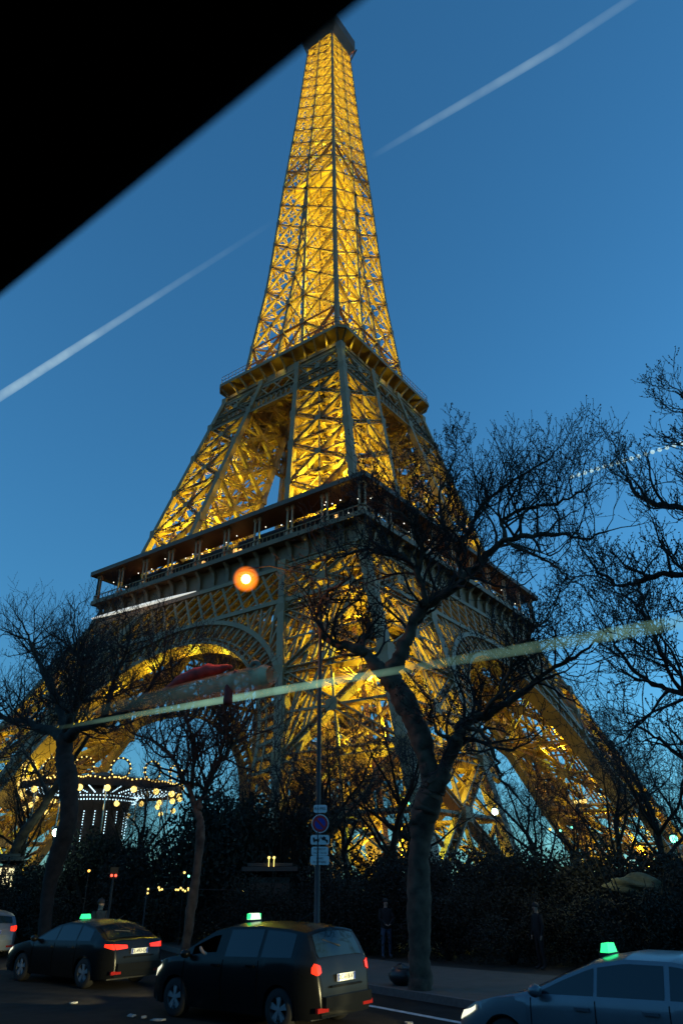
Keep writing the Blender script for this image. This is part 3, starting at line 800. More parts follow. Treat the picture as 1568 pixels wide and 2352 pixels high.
def make_car(label, cat, loc, heading, S, pm_, sign=None, tails=True, heads=True, name='taxi', plate='', hole=None):
    T = empty(name, loc, label, cat, None, rz=heading)
    sil = S['sil']; su = [p[0] for p in sil][::-1]; sz = [p[1] for p in sil][::-1]
    L2 = S['sil'][0][0]; LR = S['sil'][-1][0]; Wm = S['W']/2; wb = S['wb']; wr = S['wr']; ra = wr+.05
    bu, bz = zip(*S['belt'])
    zt = lambda u: float(np.interp(u, su, sz))
    zbelt = lambda u: float(np.interp(u, bu, bz))
    def Wd(u):
        e = (u-(L2-.75))/.75 if u > 0 else ((LR+.55)-u)/.55
        e = max(0., min(1., e)); return Wm*(1-.23*e**2.4)
    def zb(u):
        z = .2+.10*max(0, (abs(u)-1.8))
        for c in (wb/2, -wb/2):
            d = abs(u-c)
            if d < ra: z = max(z, wr+math.sqrt(ra*ra-d*d))
        return min(z, zt(u)-.06)
    def side(u, z):
        w_ = Wd(u); B = min(zbelt(u), zt(u)-.02)
        if z <= B:
            t = (z-.2)/max(.1, B-.2); return w_*(.955+.06*math.sin(math.pi*min(1, max(0, t))*.9))-.0*t
        return w_*(.965-.30*min(1, (z-B)/.62))
    def roof_edge(u):
        t = zt(u); B = min(zbelt(u), t-.02); return t-min(.07, (t-B)*.5)
    def top(u, s):
        ze = roof_edge(u); v = side(u, ze)*(1-s); c = 1-(1-s)**2.2
        return v, ze+(zt(u)-ze)*c
    us = sorted(set([round(LR+(L2-LR)*i/80, 3) for i in range(81)]+[p[0] for p in sil]+[c+k*ra for c in (wb/2, -wb/2) for k in (-1, -.97, -.8, -.5, 0, .5, .8, .97, 1)]))
    us = [u for u in us if LR <= u <= L2]
    m = MB(); rows = None
    for u in us:
        B = min(zbelt(u), zt(u)-.02); z0 = zb(u); ze = roof_edge(u)
        half = []
        for i in range(6): z = z0+(max(B, z0+.005)-z0)*i/5; half.append((side(u, z), z))
        for i in range(1, 6): z = B+(ze-B)*i/5; z = max(z, z0+.01); half.append((side(u, z), z))
        for s in (.08, .2, .45, .75): half.append(top(u, s))
        ring_ = [(u, v, z) for v, z in half]+[(u, 0., zt(u))]+[(u, -v, z) for v, z in half[::-1]]
        if rows is None: rows = len(ring_)
        m.v += ring_
    nU = len(us)
    for i in range(nU-1):
        for j in range(rows-1):
            uc = .5*(us[i]+us[i+1])
            if hole and hole[0] < uc < hole[1] and 6 <= j <= 8: continue
            m.f.append((i*rows+j, (i+1)*rows+j, (i+1)*rows+j+1, i*rows+j+1)); m.m.append(0)
    m.f.append(tuple(range(rows))); m.m.append(0); m.f.append(tuple((nU-1)*rows+j for j in range(rows-1, -1, -1))); m.m.append(0)
    body = m.build('body', pm_, T, smooth=True, fixn=True)
    try:
        md = body.modifiers.new('e', 'EDGE_SPLIT'); md.split_angle = R_(50)
    except Exception: pass
    u_ = MB(); u_.box(((L2+LR)/2, 0, .33), (L2-LR-.35, Wm*1.72, .26)); u_.build('underbody', M['plastic'], T)
    def side_win(uA, uB, nm, s):
        g = MB(); N = 8
        for i in range(N+1):
            u = uA+(uB-uA)*i/N; B = min(zbelt(u), zt(u)-.02)+.03; e = roof_edge(u)-.045
            e = max(e, B+.004)
            for j in range(4):
                z = B+(e-B)*j/3; g.v.append((u, s*(side(u, z)+.006), z))
        for i in range(N):
            for j in range(3): g.f.append((i*4+j, i*4+j+1, i*4+j+5, i*4+j+4)); g.m.append(0)
        return g.build(nm, M['car_glass'], T, smooth=True, fixn=True)
    for s in (1, -1):
        for i, (a, b_) in enumerate(S['win']):
            if hole and s == 1 and i == 0: continue
            side_win(a, b_, 'side_window', s)
        for ug in S['gaps']:
            tr = MB()                                      # dark line of the door gap
            zs = np.linspace(.32, zbelt(ug)-.02, 7)
            for z0, z1 in zip(zs[:-1], zs[1:]): tr.strut((ug, s*(side(ug, z0)+.001), z0), (ug, s*(side(ug, z1)+.001), z1), .012, .006, (0, s, 0), False)
            tr.build('door_gap', M['gap'], T)
        for ug in S['handles']:
            h = MB(); z = zbelt(ug)-.11; h.box((ug, s*(side(ug, z)+.02), z), (.2, .03, .035)); h.build('door_handle', M['chrome'] if S.get('chrome') else pm_, T)
        mi = MB(); um = S['mir']; z = zbelt(um)+.07
        mi.ball((um, s*(side(um, z)+.15), z), .10, 8, 5, .8); mi.box((um, s*(side(um, z)+.05), z-.03), (.06, .14, .04)); mi.build('door_mirror', pm_, T, smooth=True)
    for (a, b_), nm in ((S['ws'], 'windshield'), (S['rw'], 'rear_window')):
        g = MB(); N = 7; K = 9
        for i in range(N+1):
            u = a+(b_-a)*i/N
            for k in range(K+1):
                q = -1+2*k/K; s = 1-abs(q)*.84; v, z = top(u, s)
                g.v.append((u+(.006 if nm == 'windshield' else -.008), v*(1 if q > 0 else -1), z+.006))
        for i in range(N):
            for k in range(K): g.f.append((i*(K+1)+k, (i+1)*(K+1)+k, (i+1)*(K+1)+k+1, i*(K+1)+k+1)); g.m.append(0)
        g.build(nm, M['car_glass'], T, smooth=True, fixn=True)
    for c in (wb/2, -wb/2):
        for s in (1, -1):
            y = s*(Wm-.115)
            t = MB(); t.lathe([(wr*.60, -.10), (wr*.9, -.105), (wr*.985, -.08), (wr, -.04), (wr, .04), (wr*.985, .08), (wr*.9, .105), (wr*.60, .10)], (0, 0, 0), 24, 'y')
            w_ = t.build('wheel', M['tyre'], T, smooth=True, loc=(c, y, wr))
            r = MB(); R1 = wr*.66
            r.lathe([(R1, -.09), (R1, .085*s*s), (R1*.93, .085)], (0, 0, 0), 22, 'y')
            r.lathe([(R1*.94, -.02*s), (.001, -.02*s)], (0, 0, 0), 18, 'y')
            for k in range(5):
                an = 2*math.pi*k/5+.3; dx, dz = math.cos(an), math.sin(an)
                for e in (-.16, .16):
                    px, pz = math.cos(an+e), math.sin(an+e)
                    r.strut((dx*.035, s*.075, dz*.035), (px*R1*.95, s*.07, pz*R1*.95), .05, .03, (0, 1, 0))
            r.lathe([(.05, .06*s), (.05, .09*s), (.001, .092*s)], (0, 0, 0), 10, 'y')
            r.build('rim', M['rim'], w_)
    fr = [p for p in sil if p[0] > 1.0]; rr_ = [p for p in sil if p[0] < -1.3]
    def uend(z, rear):
        q = rr_[::-1] if rear else fr
        return float(np.interp(z, [p[1] for p in q], [p[0] for p in q]))
    def lens(s, rear, uA, zA, zE, vIn, zI, nm, m_):
        # a lamp wrapped round the corner: from uA along the side, then in across the end as far as vIn
        g = MB(); cols = []; sg_ = -1 if rear else 1
        for k in range(5):
            t = k/4; zl, zh = zA[0]*(1-t)+zE[0]*t, zA[1]*(1-t)+zE[1]*t; c = []
            for j in range(4):
                z = zl+(zh-zl)*j/3; ue = uend(z, rear)-sg_*.02; u = uA*(1-t)+ue*t
                c.append((u, s*(side(u, z)+.014), z))
            cols.append(c)
        for k in range(1, 5):
            t = k/4; zl, zh = zE[0]*(1-t)+zI[0]*t, zE[1]*(1-t)+zI[1]*t; c = []
            for j in range(4):
                z = zl+(zh-zl)*j/3; u = uend(z, rear)
                v0 = side(u-sg_*.03, z); c.append((u+sg_*.018, s*(v0*(1-t)+vIn*t), z))
            cols.append(c)
        for c in cols: g.v += c
        for i in range(len(cols)-1):
            for j in range(3): g.f.append((i*4+j, i*4+j+1, i*4+j+5, i*4+j+4)); g.m.append(0)
        return g.build(nm, m_, T, smooth=True, fixn=True)
    for s in (1, -1):
        lens(s, True, *S['tail'], 'tail_light', M['tail'] if tails else M['tail_off'])
        lens(s, False, *S['head'], 'headlight', M['head'] if heads else M['chrome'])
        rf = MB(); rf.box((LR+.02, s*.66, .36), (.05, .3, .07)); rf.build('bumper_reflector', M['tail_off'], T)
        if heads:
            hu, hv, hz = uend(.62, False), .6, .62
            lamp_light('headlight_beam', (hu+.16, s*hv*.97, hz-.02), 600, (1, .86, .42), .06, T, 40, (1, s*.06, -.02))
    # rear trim: bumper lip, plate, badge bar
    bp = MB(); bp.box((LR-.01, 0, .47), (.14, Wm*1.5, .16)); bp.box((LR+.0, 0, .68), (.06, .9, .03)); bp.build('bumper', pm_, T)
    pz = S['plate'][1]; pl = MB(); pl.box((S['plate'][0], 0, pz), (.02, .52, .115)); P = pl.build('license_plate', M['plate'], T)
    if plate:
        text_mesh(plate, .105, M['ink'], 'plate_text', P, (S['plate'][0]-.0125, 0, pz), (R_(90), 0, R_(-90)))
    e_ = MB()
    for s in (-1, 1): e_.box((S['plate'][0]-.0105, s*.235, pz), (.003, .045, .11))
    e_.build('plate_band', M['plate_blue'], P)
    wp = MB(); a = S['rw'][0]*.35+S['rw'][1]*.65; wp.strut((a-.02, -.05, zt(a)-.0), (a+.06, .38, zt(a+.06)+.0), .02, .02, (0, 0, 1)); wp.build('rear_wiper', M['plastic'], T)
    if sign:
        us_, kind = sign
        b_ = MB(); z = zt(us_)
        b_.box((us_, 0, z+.02), (.14, .34, .05)); sb = b_.build('roof_sign', M['plastic'], T)
        g = MB(); g.add([(us_+dx*k, dy*k2, z+h) for k, k2, h in ((.06, .145, .045), (.042, .115, .155)) for dx, dy in ((-1, -1), (1, -1), (1, 1), (-1, 1))],
                        [(3, 2, 1, 0), (4, 5, 6, 7), (0, 1, 5, 4), (1, 2, 6, 5), (2, 3, 7, 6), (3, 0, 4, 7)])
        g.build('sign_lamp', M['green_lamp'] if kind == 'green' else M['white_lamp'], sb)
        if kind != 'green':
            g = MB()
            for s in (-1, 1): g.box((us_, s*.145, z+.10), (.075, .04, .10))
            g.build('side_lamp', M['green_lamp'], sb)
    an = MB(); an.strut((S['ant'], 0, zt(S['ant'])), (S['ant']-.42, 0, zt(S['ant'])+.17), .012, .012, (0, 1, 0)); an.build('antenna', M['plastic'], T)
    return T, zt, zbelt, side
MPV = dict(W=1.80, wb=2.72, wr=.325, belt=[(-2.2, 1.1), (-1, 1.06), (1.0, 1.0), (2.2, .9)],
    sil=[(2.18, .42), (2.16, .62), (2.08, .78), (1.85, .93), (1.5, 1.04), (1.35, 1.08), (.85, 1.36), (.5, 1.53), (.1, 1.605), (-.7, 1.635), (-1.4, 1.61), (-1.82, 1.56), (-1.95, 1.36), (-2.08, 1.10), (-2.13, .95), (-2.18, .7), (-2.2, .42)],
    win=[(1.2, .12), (.06, -.80), (-.88, -1.62)], gaps=(1.15, .08, -.84), handles=(.25, -.66), mir=1.02, ws=(1.30, .56), rw=(-1.86, -2.07), ant=-1.0,
    tail=(-2.05, (.90, .98), (.86, 1.04), .66, (.90, 1.0)),
    head=(1.82, (.80, .86), (.62, .76), .50, (.60, .66)), plate=(-2.20, .80))
SEDAN = dict(W=1.82, wb=2.68, wr=.325, belt=[(-2.3, 1.0), (-1, .97), (1.0, .93), (2.3, .8)], chrome=True,
    sil=[(2.30, .42), (2.28, .60), (2.18, .70), (1.9, .80), (1.2, .95), (1.02, .99), (.45, 1.26), (.15, 1.38), (-.3, 1.46), (-.9, 1.455), (-1.4, 1.37), (-1.72, 1.24), (-2.02, 1.07), (-2.2, 1.03), (-2.28, .88), (-2.32, .66), (-2.33, .42)],
    win=[(.86, .0), (-.04, -.86), (-.92, -1.45)], gaps=(.9, -.02, -.95), handles=(.16, -.74), mir=.76, ws=(.98, .22), rw=(-1.42, -2.0), ant=-1.2,
    tail=(-2.04, (.90, .96), (.84, .96), .36, (.86, .93)),
    head=(1.86, (.72, .78), (.58, .70), .46, (.58, .64)), plate=(-2.335, .79))
HATCH = dict(W=1.78, wb=2.72, wr=.32, belt=[(-2.25, 1.02), (-1, .99), (1.0, .93), (2.2, .78)],
    sil=[(2.22, .42), (2.20, .56), (2.12, .66), (1.85, .79), (1.3, .93), (1.05, .99), (.45, 1.25), (.05, 1.40), (-.4, 1.475), (-1.0, 1.48), (-1.6, 1.42), (-1.9, 1.33), (-2.1, 1.06), (-2.2, .88), (-2.24, .66), (-2.25, .42)],
    win=[(.90, .02), (-.03, -.9), (-.97, -1.6)], gaps=(.92, -.0, -.95), handles=(.18, -.72), mir=.78, ws=(1.0, .14), rw=(-1.93, -2.1), ant=-1.3,
    tail=(-2.0, (.88, .96), (.80, .98), .58, (.82, .96)),
    head=(1.82, (.70, .76), (.54, .66), .46, (.54, .60)), plate=(-2.26, .8))
mpv, mzt, mzb, mside = make_car('black minivan taxi with lit pale roof sign and its driver at the window', 'taxi', (12.32, 11.14, 0), R_(89.1), MPV, M['black_paint'], (.15, 'white'), plate='DC-618-VT', hole=(.3, .98))
make_car('black saloon taxi with a bright green roof lamp and red brake lights', 'taxi', (13.85, 18.9, 0), R_(90.5), SEDAN, M['black_paint'], (.05, 'green'), plate='CL-493-QK')
make_car('silver blue taxi with green roof lamp, cut off by the bottom corner', 'taxi', (11.6, 3.78, 0), R_(84), HATCH, M['silver_paint'], (.1, 'green'))
make_car('pale silver car at the head of the rank, only its tail in view', 'car', (16.4, 28.9, 0), R_(75), HATCH, M['silver_paint'], None, name='parked_car', plate='BX-207-RN', heads=False)

# ------------------------------------------------------------------ street lamp and the sign on the pavement
M['steel'] = mat('grey_steel', (.045, .045, .047), .6, .1, .15, 5)
M['sodium'] = mat('sodium_globe', (.9, .5, .1), .3, 0, 0, emit=(1, .60, .14), es=24)
g0 = at_x(730, 1900, 16.3)
PX, PY = float(g0[0]), float(g0[1])
lampP = at_x(565, 1330, 14.6)
sl = empty('street_lamp', (PX, PY, .14), 'tall grey street lamp post with glowing orange globe on an arm', 'street lamp')
m = MB(); zt_ = lampP[2]-.1
m.lathe([(.17, 0), (.17, .08), (.10, .12), (.095, 1.2), (.075, 1.25), (.070, 3), (.05, zt_-.6)], sides=12); m.build('post', M['steel'], sl, smooth=True)
L_ = Vector((lampP[0]-PX, lampP[1]-PY, lampP[2]-.14)); m = MB()
m.tube([(0, 0, zt_-.62), (0.02*L_[0], .02*L_[1], zt_-.1), (.25*L_[0], .25*L_[1], zt_+.28), (.7*L_[0], .7*L_[1], L_[2]+.50), (L_[0], L_[1], L_[2]+.34)], [.035, .03, .026, .024, .024], 8); m.build('arm', M['steel'], sl)
m = MB(); m.lathe([(.03, .36), (.10, .30), (.27, .20), (.29, .14), (.26, .13)], tuple(L_), 16); m.build('lamp_hood', M['steel'], sl, smooth=True)
m = MB(); m.ball(tuple(L_), .15, 16, 10); m.build('lamp_bulb', M['sodium'], sl, smooth=True)
gm = bpy.data.materials.new('frosted_globe'); gm.use_nodes = True; gn = gm.node_tree; gn.nodes.remove(gn.nodes['Principled BSDF'])
ge = gn.nodes.new('ShaderNodeEmission'); ge.inputs[0].default_value = (1, .21, .012, 1); ge.inputs[1].default_value = 3.2*EXPK
gt = gn.nodes.new('ShaderNodeBsdfTransparent'); gx = gn.nodes.new('ShaderNodeMixShader'); gl = gn.nodes.new('ShaderNodeLayerWeight'); gl.inputs[0].default_value = .5
gs = gn.nodes.new('ShaderNodeMath'); gs.operation = 'SUBTRACT'; gs.inputs[0].default_value = 1.0; gn.links.new(gl.outputs['Facing'], gs.inputs[1])
gk = gn.nodes.new('ShaderNodeMath'); gk.operation = 'MULTIPLY'; gk.inputs[1].default_value = .72; gp = gn.nodes.new('ShaderNodeMath'); gp.operation = 'POWER'; gp.inputs[1].default_value = 3.0; gn.links.new(gs.outputs[0], gp.inputs[0]); gn.links.new(gp.outputs[0], gk.inputs[0]); gn.links.new(gk.outputs[0], gx.inputs[0]); gn.links.new(gt.outputs[0], gx.inputs[1]); gn.links.new(ge.outputs[0], gx.inputs[2]); gn.links.new(gx.outputs[0], gn.nodes['Material Output'].inputs['Surface'])
m = MB(); m.ball(tuple(L_), .42, 32, 20); m.build('lamp_globe', gm, sl, smooth=True)  # halo around the lamp, painted as a translucent glowing ball
lamp_light('sodium_light', (L_[0], L_[1], L_[2]-.42), 330, (1, .36, .04), .15, sl)

M['sign_white'] = mat('sign_white', (.62, .70, .72), .5, 0, .06, 9)
M['sign_red'] = mat('sign_red', (.45, .02, .03), .45, 0, .08, 9)
M['sign_blue'] = mat('sign_blue', (.015, .04, .33), .45, 0, .08, 9)
# the sign hangs on its own clamps, facing the road
face = math.atan2(-PY, -PX)
zc = lambda Y: float(at_x(732, Y, PX)[2])
sg = empty('parking_sign', (PX-.12*math.cos(face)*-1*-1+.14*math.cos(face), PY+.14*math.sin(face), .14), 'no parking disc with four white text plates under and over it', 'road sign', rz=face+math.pi/2)
def plate(w_, h_, z, nm):
    m = MB(); r = .05; pts = []
    for cx, cz, a0 in ((w_/2-r, h_/2-r, 0), (-w_/2+r, h_/2-r, 90), (-w_/2+r, -h_/2+r, 180), (w_/2-r, -h_/2+r, 270)):
        for k in range(5): a = R_(a0+90*k/4); pts.append((cx+r*math.cos(a), cz+r*math.sin(a)))
    n = len(pts)
    m.add([(x, 0, y) for x, y in pts]+[(x, .012, y) for x, y in pts], [tuple(range(n)), tuple(range(2*n-1, n-1, -1))]+[(i, i+n, (i+1) % n+n, (i+1) % n) for i in range(n)])
    return m.build(nm, M['sign_white'], sg, loc=(0, 0, z-.14), fixn=True)
hY = lambda a, b: abs(zc(a)-zc(b))
def txt(s, par, z, size): text_mesh(s, size, M['ink'], 'lettering', par, (0, -.003, z), (R_(90), 0, 0))
zs = {k: zc(v) for k, v in dict(a=1858, b=1892, c=1929, d=1955, e=1976).items()}
p_ = plate(.36, hY(1849, 1867), zs['a'], 'top_plate'); txt('RAPPEL', p_, 0, .095)
p_ = plate(.50, hY(1918, 1940), zs['c'], 'tow_plate')
m = MB()   # tow-away mark: truck with hook and a lifted car
m.box((-.10, -.004, -.01), (.16, .004, .045)); m.box((-.165, -.004, .03), (.05, .004, .05)); m.strut((-.03, -.004, .01), (.03, -.004, .075), .014, .004, (0, 1, 0))
for x in (-.15, -.05): m.lathe([(.001, -.006), (.024, -.006), (.024, -.002)], (x, 0, -.045), 12, 'y')
m.strut((.04, -.004, .045), (.21, -.004, -.035), .045, .004, (0, 1, 0)); m.strut((.08, -.004, .065), (.15, -.004, .03), .05, .004, (0, 1, 0))
for x, z in ((.075, .005), (.19, -.055)): m.lathe([(.001, -.006), (.022, -.006), (.022, -.002)], (x, 0, z), 12, 'y')
m.build('tow_mark', M['ink'], p_)
p_ = plate(.45, hY(1944, 1964), zs['d'], 'text_plate'); txt('INTERDIT', p_, .045, .075); txt('SAUF TAXIS', p_, -.045, .068)
p_ = plate(.50, hY(1966, 1987), zs['e'], 'text_plate'); txt('GARE', p_, .045, .075); txt('ROUTIERE', p_, -.045, .075)
rd = hY(1870, 1913)/2
m = MB(); m.lathe([(.001, 0), (rd*1.0, 0), (rd, .012), (.001, .012)], (0, 0, 0), 32, 'y'); D_ = m.build('sign_disc', M['sign_white'], sg, loc=(0, 0, zs['b']-.14))
m = MB(); m.lathe([(rd*.62, -.004), (rd*.9, -.004)], (0, 0, 0), 32, 'y'); m.strut((-rd*.5, -.006, rd*.5), (rd*.5, -.006, -rd*.5), rd*.24, .004, (0, 1, 0)); m.build('red_ring', M['sign_red'], D_, fixn=False)
m = MB(); m.lathe([(.001, -.003), (rd*.63, -.003)], (0, 0, 0), 32, 'y'); m.build('blue_field', M['sign_blue'], D_)
m = MB()
for z in zs.values(): m.box((0, .06, z-.14), (.03, .1, .04))
m.build('clamp', M['steel'], sg)

# ------------------------------------------------------------------ lamps, kiosks and the carousel in the garden
M['cool'] = mat('cool_lamp', (.9, .9, .9), .3, 0, 0, emit=(.62, 1.0, .80), es=9)
M['warm'] = mat('warm_lamp', (.9, .7, .4), .3, 0, 0, emit=(1, .66, .15), es=2.3)
M['teal'] = mat('teal_lamp', (.4, .9, .7), .3, 0, 0, emit=(.2, 1.0, .62), es=4)
M['orange'] = mat('orange_lamp', (.9, .4, .1), .3, 0, 0, emit=(1, .42, .06), es=4)
M['ledwhite'] = mat('led_white', (.8, .9, 1), .3, 0, 0, emit=(.55, .85, 1.0), es=2.4)
M['redlamp'] = mat('red_lamp', (.9, .1, .05), .3, 0, 0, emit=(1, .06, .03), es=5)
def post_lamp(X, Y, D, r, m_, label, glow=0, col=(1, 1, 1), group=None):
    q = at_d(X, Y, D); e = empty('garden_lamp', (q[0], q[1], 0), label, 'lamp', group)
    m = MB(); k_ = min(1, r/.15); m.lathe([(.10*k_, -.05), (.09*k_, .3), (.045*k_, .5), (.04*k_, q[2]-r*1.1)], sides=8); m.build('post', M['plastic'], e)
    m = MB(); m.ball((0, 0, q[2]), r, 12, 8); m.build('globe', M[m_], e, smooth=True)
    m = MB(); m.lathe([(.01, r*1.5), (r*.6, r*1.25), (r*1.15, r*.85), (r*1.1, r*.75)], (0, 0, q[2]), 12); m.build('cap', M['steel'], e)
    if glow: lamp_light('lamp_light', (0, 0, q[2]-r*2), glow, col, .1, e)
post_lamp(130, 1912, 40, .19, 'cool', 'bright white garden lamp below the carousel, left of the thick trunk', 90, (.6, 1, .8))
post_lamp(1136, 1864, 46, .20, 'cool', 'bright white garden lamp against the foot of the near tower leg', 60, (.8, 1, .8))
post_lamp(1546, 1926, 38, .17, 'teal', 'green tinted globe lamp by the far right tower foot', 40, (.4, 1, .6))
for X, Y, D, r, m_ in ((683, 1886, 42, .09, 'teal'), (1228, 1912, 55, .08, 'teal'), (1262, 1905, 55, .10, 'warm'), (1286, 1908, 55, .08, 'teal'), (1312, 1900, 58, .08, 'teal'), (918, 1848, 52, .08, 'teal'), (938, 1845, 52, .08, 'teal'), (1618, 1940, 40, .09, 'orange'), (205, 2000, 33, .05, 'orange'), (424, 2004, 33, .05, 'warm'), (434, 2012, 33, .05, 'teal')):
    post_lamp(X, Y, D, r, m_, 'small distant coloured lamp glinting among the dark shrubs', 0, group='small lamps in the garden')
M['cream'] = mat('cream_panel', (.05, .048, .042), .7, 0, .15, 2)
M['canvas'] = mat('dark_canvas', (.05, .03, .025), .8, 0, .3, 2)
def booth(X, Y, D, w_, h_, label, lamps, lit=False):
    q = at_d(X, Y, D); az = math.atan2(q[1], q[0]); e = empty('kiosk', (q[0], q[1], 0), label, 'kiosk', rz=az-math.pi/2)
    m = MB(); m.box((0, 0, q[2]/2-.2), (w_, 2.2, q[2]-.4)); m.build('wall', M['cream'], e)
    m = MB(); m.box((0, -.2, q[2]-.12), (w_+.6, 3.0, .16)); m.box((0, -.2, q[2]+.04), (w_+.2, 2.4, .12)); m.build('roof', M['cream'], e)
    if lit:
        m = MB()
        for k in range(3): m.box((-w_/3+k*w_/3, -1.13, q[2]-.9), (w_/3.6, .04, .8))
        m.build('lit_window', mat('lit_window', (.9, .8, .5), .5, 0, 0, emit=(1, .82, .42), es=1.3), e)
    for x, z in lamps:
        m = MB(); m.ball((x, -1.6, q[2]+z), .055, 8, 6); m.strut((x, -1.6, q[2]-.1), (x, -1.6, q[2]+z), .03, .03, (0, 1, 0)); m.build('lamp', M['warm'], e)
booth(620, 1990, 33, 1.6, 2.0, 'low dark kiosk with two small white lamps on its roof, left of the sign', [(-.05, .28), (.15, .28)])
for X in (1322, 1332, 1342):
    post_lamp(X, 1841-(X-1332)*.12, 62, .16, 'warm', 'one of three warm lamps in a row inside the right tower foot', 0, group='three warm lamps in a row')
booth(0, 1968, 42, 1.6, 3, 'lit yellow kiosk at the left edge behind the pale car', [], True)
# festoon
fa, fb = at_d(338, 2040, 32), at_d(600, 2046, 32)
e = empty('festoon_string', (float(fa[0]), float(fa[1]), 0), 'low string of small warm bulbs strung between two stakes in the dark garden', 'light string')
dv = fb-fa; m = MB()
m.tube([(0, 0, fa[2]), (dv[0]*.5, dv[1]*.5, fa[2]-.05), (dv[0], dv[1], fb[2])], [.012]*3, 4); m.build('cable', M['plastic'], e)
for q in ((0, 0, fa[2]), (dv[0], dv[1], fb[2])): m = MB(); m.strut((q[0], q[1], 0), q, .04, .04, (1, 0, 0)); m.build('stake', M['steel'], e)
for t, dz in ((.01, 0), (.01, -.14), (.10, .06), (.11, -.02), (.13, 0), (.25, 0), (.27, 0), (.29, .06), (.31, 0), (.33, -.04), (.355, .05), (.36, 0), (.84, 0), (.9, 0), (.93, .02)):
    m = MB(); m.ball((dv[0]*t, dv[1]*t, fa[2]+(fb[2]-fa[2])*t+dz-.03), .04, 6, 5); m.build('bulb', M['warm'], e)
# traffic light
q = at_d(262, 2008, 29); e = empty('traffic_light', (q[0], q[1], 0), 'small traffic light showing red beyond the saloon taxi', 'traffic light', rz=math.atan2(q[1], q[0])-math.pi/2)
m = MB(); m.lathe([(.045, 0), (.035, q[2]-.1)], sides=8); m.build('post', M['plastic'], e)
m = MB(); m.box((0, 0, q[2]+.05), (.27, .12, .34)); m.build('housing', mat('ochre_housing', (.06, .04, .012), .6, 0, .1, 5), e)
for x in (-.07, .07): m = MB(); m.ball((x, -.06, q[2]-.04), .042, 10, 6); m.build('red_lens', M['redlamp'], e)

# carousel
CD = 47.0; cc = at_d(237, 1812, CD); depth = (cc-CAM)@AF; CR = 176*depth/FPX
zr = float(cc[2])
ca = empty('carousel', (float(cc[0]), float(cc[1]), 0), 'round carousel outlined in yellow bulbs with white light strings under its canopy', 'carousel')
def cp(a, r, z): return np.array([r*math.cos(a), r*math.sin(a), z])
m = MB(); m.lathe([(CR, zr-.1), (CR*.55, zr+.45), (.5, zr+.85), (.02, zr+.95)], (0, 0, 0), 28); m.lathe([(CR, zr-.1), (CR*.3, zr+.1), (.4, zr+.1)], (0, 0, 0), 28); m.build('canopy', M['canvas'], ca)
m = MB(); m.lathe([(CR*1.01, zr-.30), (CR*1.01, zr+.18), (CR*.97, zr+.18)], (0, 0, 0), 36); m.build('rounding_board', M['canvas'], ca)
m = MB(); m.lathe([(1.3, .5), (1.5, zr-1.6), (1.9, zr-.2)], (0, 0, 0), 18); m.build('centre_drum', M['canvas'], ca)
m = MB(); m.lathe([(CR*.98, 0), (CR*.98, .5), (.1, .5)], (0, 0, 0), 28); m.build('platform', M['canvas'], ca)
m = MB()
for k in range(120):
    a = 2*math.pi*k/120; m.ball(cp(a, CR*1.03, zr+.05+.09*abs(math.sin(a*10))), .045, 5, 4)
m.build('rim_bulbs', M['warm'], ca)['kind'] = 'stuff'
toC = math.atan2(-cc[1], -cc[0])
for k in range(15):
    a = toC+2*math.pi*(k+.4)/15
    if math.cos(a-toC) < -.25: continue
    t = np.array([-math.sin(a), math.cos(a), 0]); c = cp(a, CR*1.0, zr+.62)
    m = MB(); m.lathe([(.47, -.03), (.58, -.03), (.58, .03), (.47, .03), (.47, -.03)], (0, 0, 0), 18, 'y'); m.strut((0, 0, -.9), (0, 0, -.45), .06, .05, (0, 1, 0))
    md_ = m.build('medallion', M['canvas'], ca, loc=tuple(c), rz=a-math.pi/2+math.pi)
    m = MB()
    for j in range(13):
        b_ = 2*math.pi*j/13; m.ball((.54*math.cos(b_), -.07, .52*math.sin(b_)), .040, 5, 4)
        m.ball((.54*math.cos(b_), .07, .52*math.sin(b_)), .040, 5, 4)
    m.build('bulb_ring', M['warm'], md_)['kind'] = 'stuff'
for k in range(20):
    a = toC+2*math.pi*(k+.15)/20
    m = MB(); m.ball(cp(a, CR*1.0, zr-.42), .17, 10, 7); m.build('globe_lamp', M['warm'], ca, smooth=True)
    if k % 2 == 0:
        m = MB(); m.ball(cp(a+.15, CR*.92, zr-1.15), .15, 8, 6); m.build('globe_lamp', M['warm'], ca, smooth=True)
        m = MB(); m.tube([cp(a, CR*.85, .5), cp(a, CR*.85, zr)], [.04, .04], 6); m.build('pole', M['chrome'], ca)
m = MB()
for k in range(26):
    a = 2*math.pi*k/26
    for j in range(11): m.ball(cp(a, 1.9+(CR-2.2)*j/10, zr-.12-.25*(1-j/10)), .04, 4, 3)
for k in range(70):
    a = 2*math.pi*k/70; m.ball(cp(a, 2.0, zr-.75), .045, 4, 3); m.ball(cp(a, 2.1, zr-.55), .045, 4, 3)
m.build('ceiling_lights', M['ledwhite'], ca)['kind'] = 'stuff'
m = MB()
for k in range(16):
    a = 2*math.pi*k/16
    for j in range(12 if k % 2 else 6): m.ball(cp(a, 1.62, zr-1.35-j*.14), .035, 4, 3)
m.build('drum_lights', M['ledwhite'], ca)['kind'] = 'stuff'
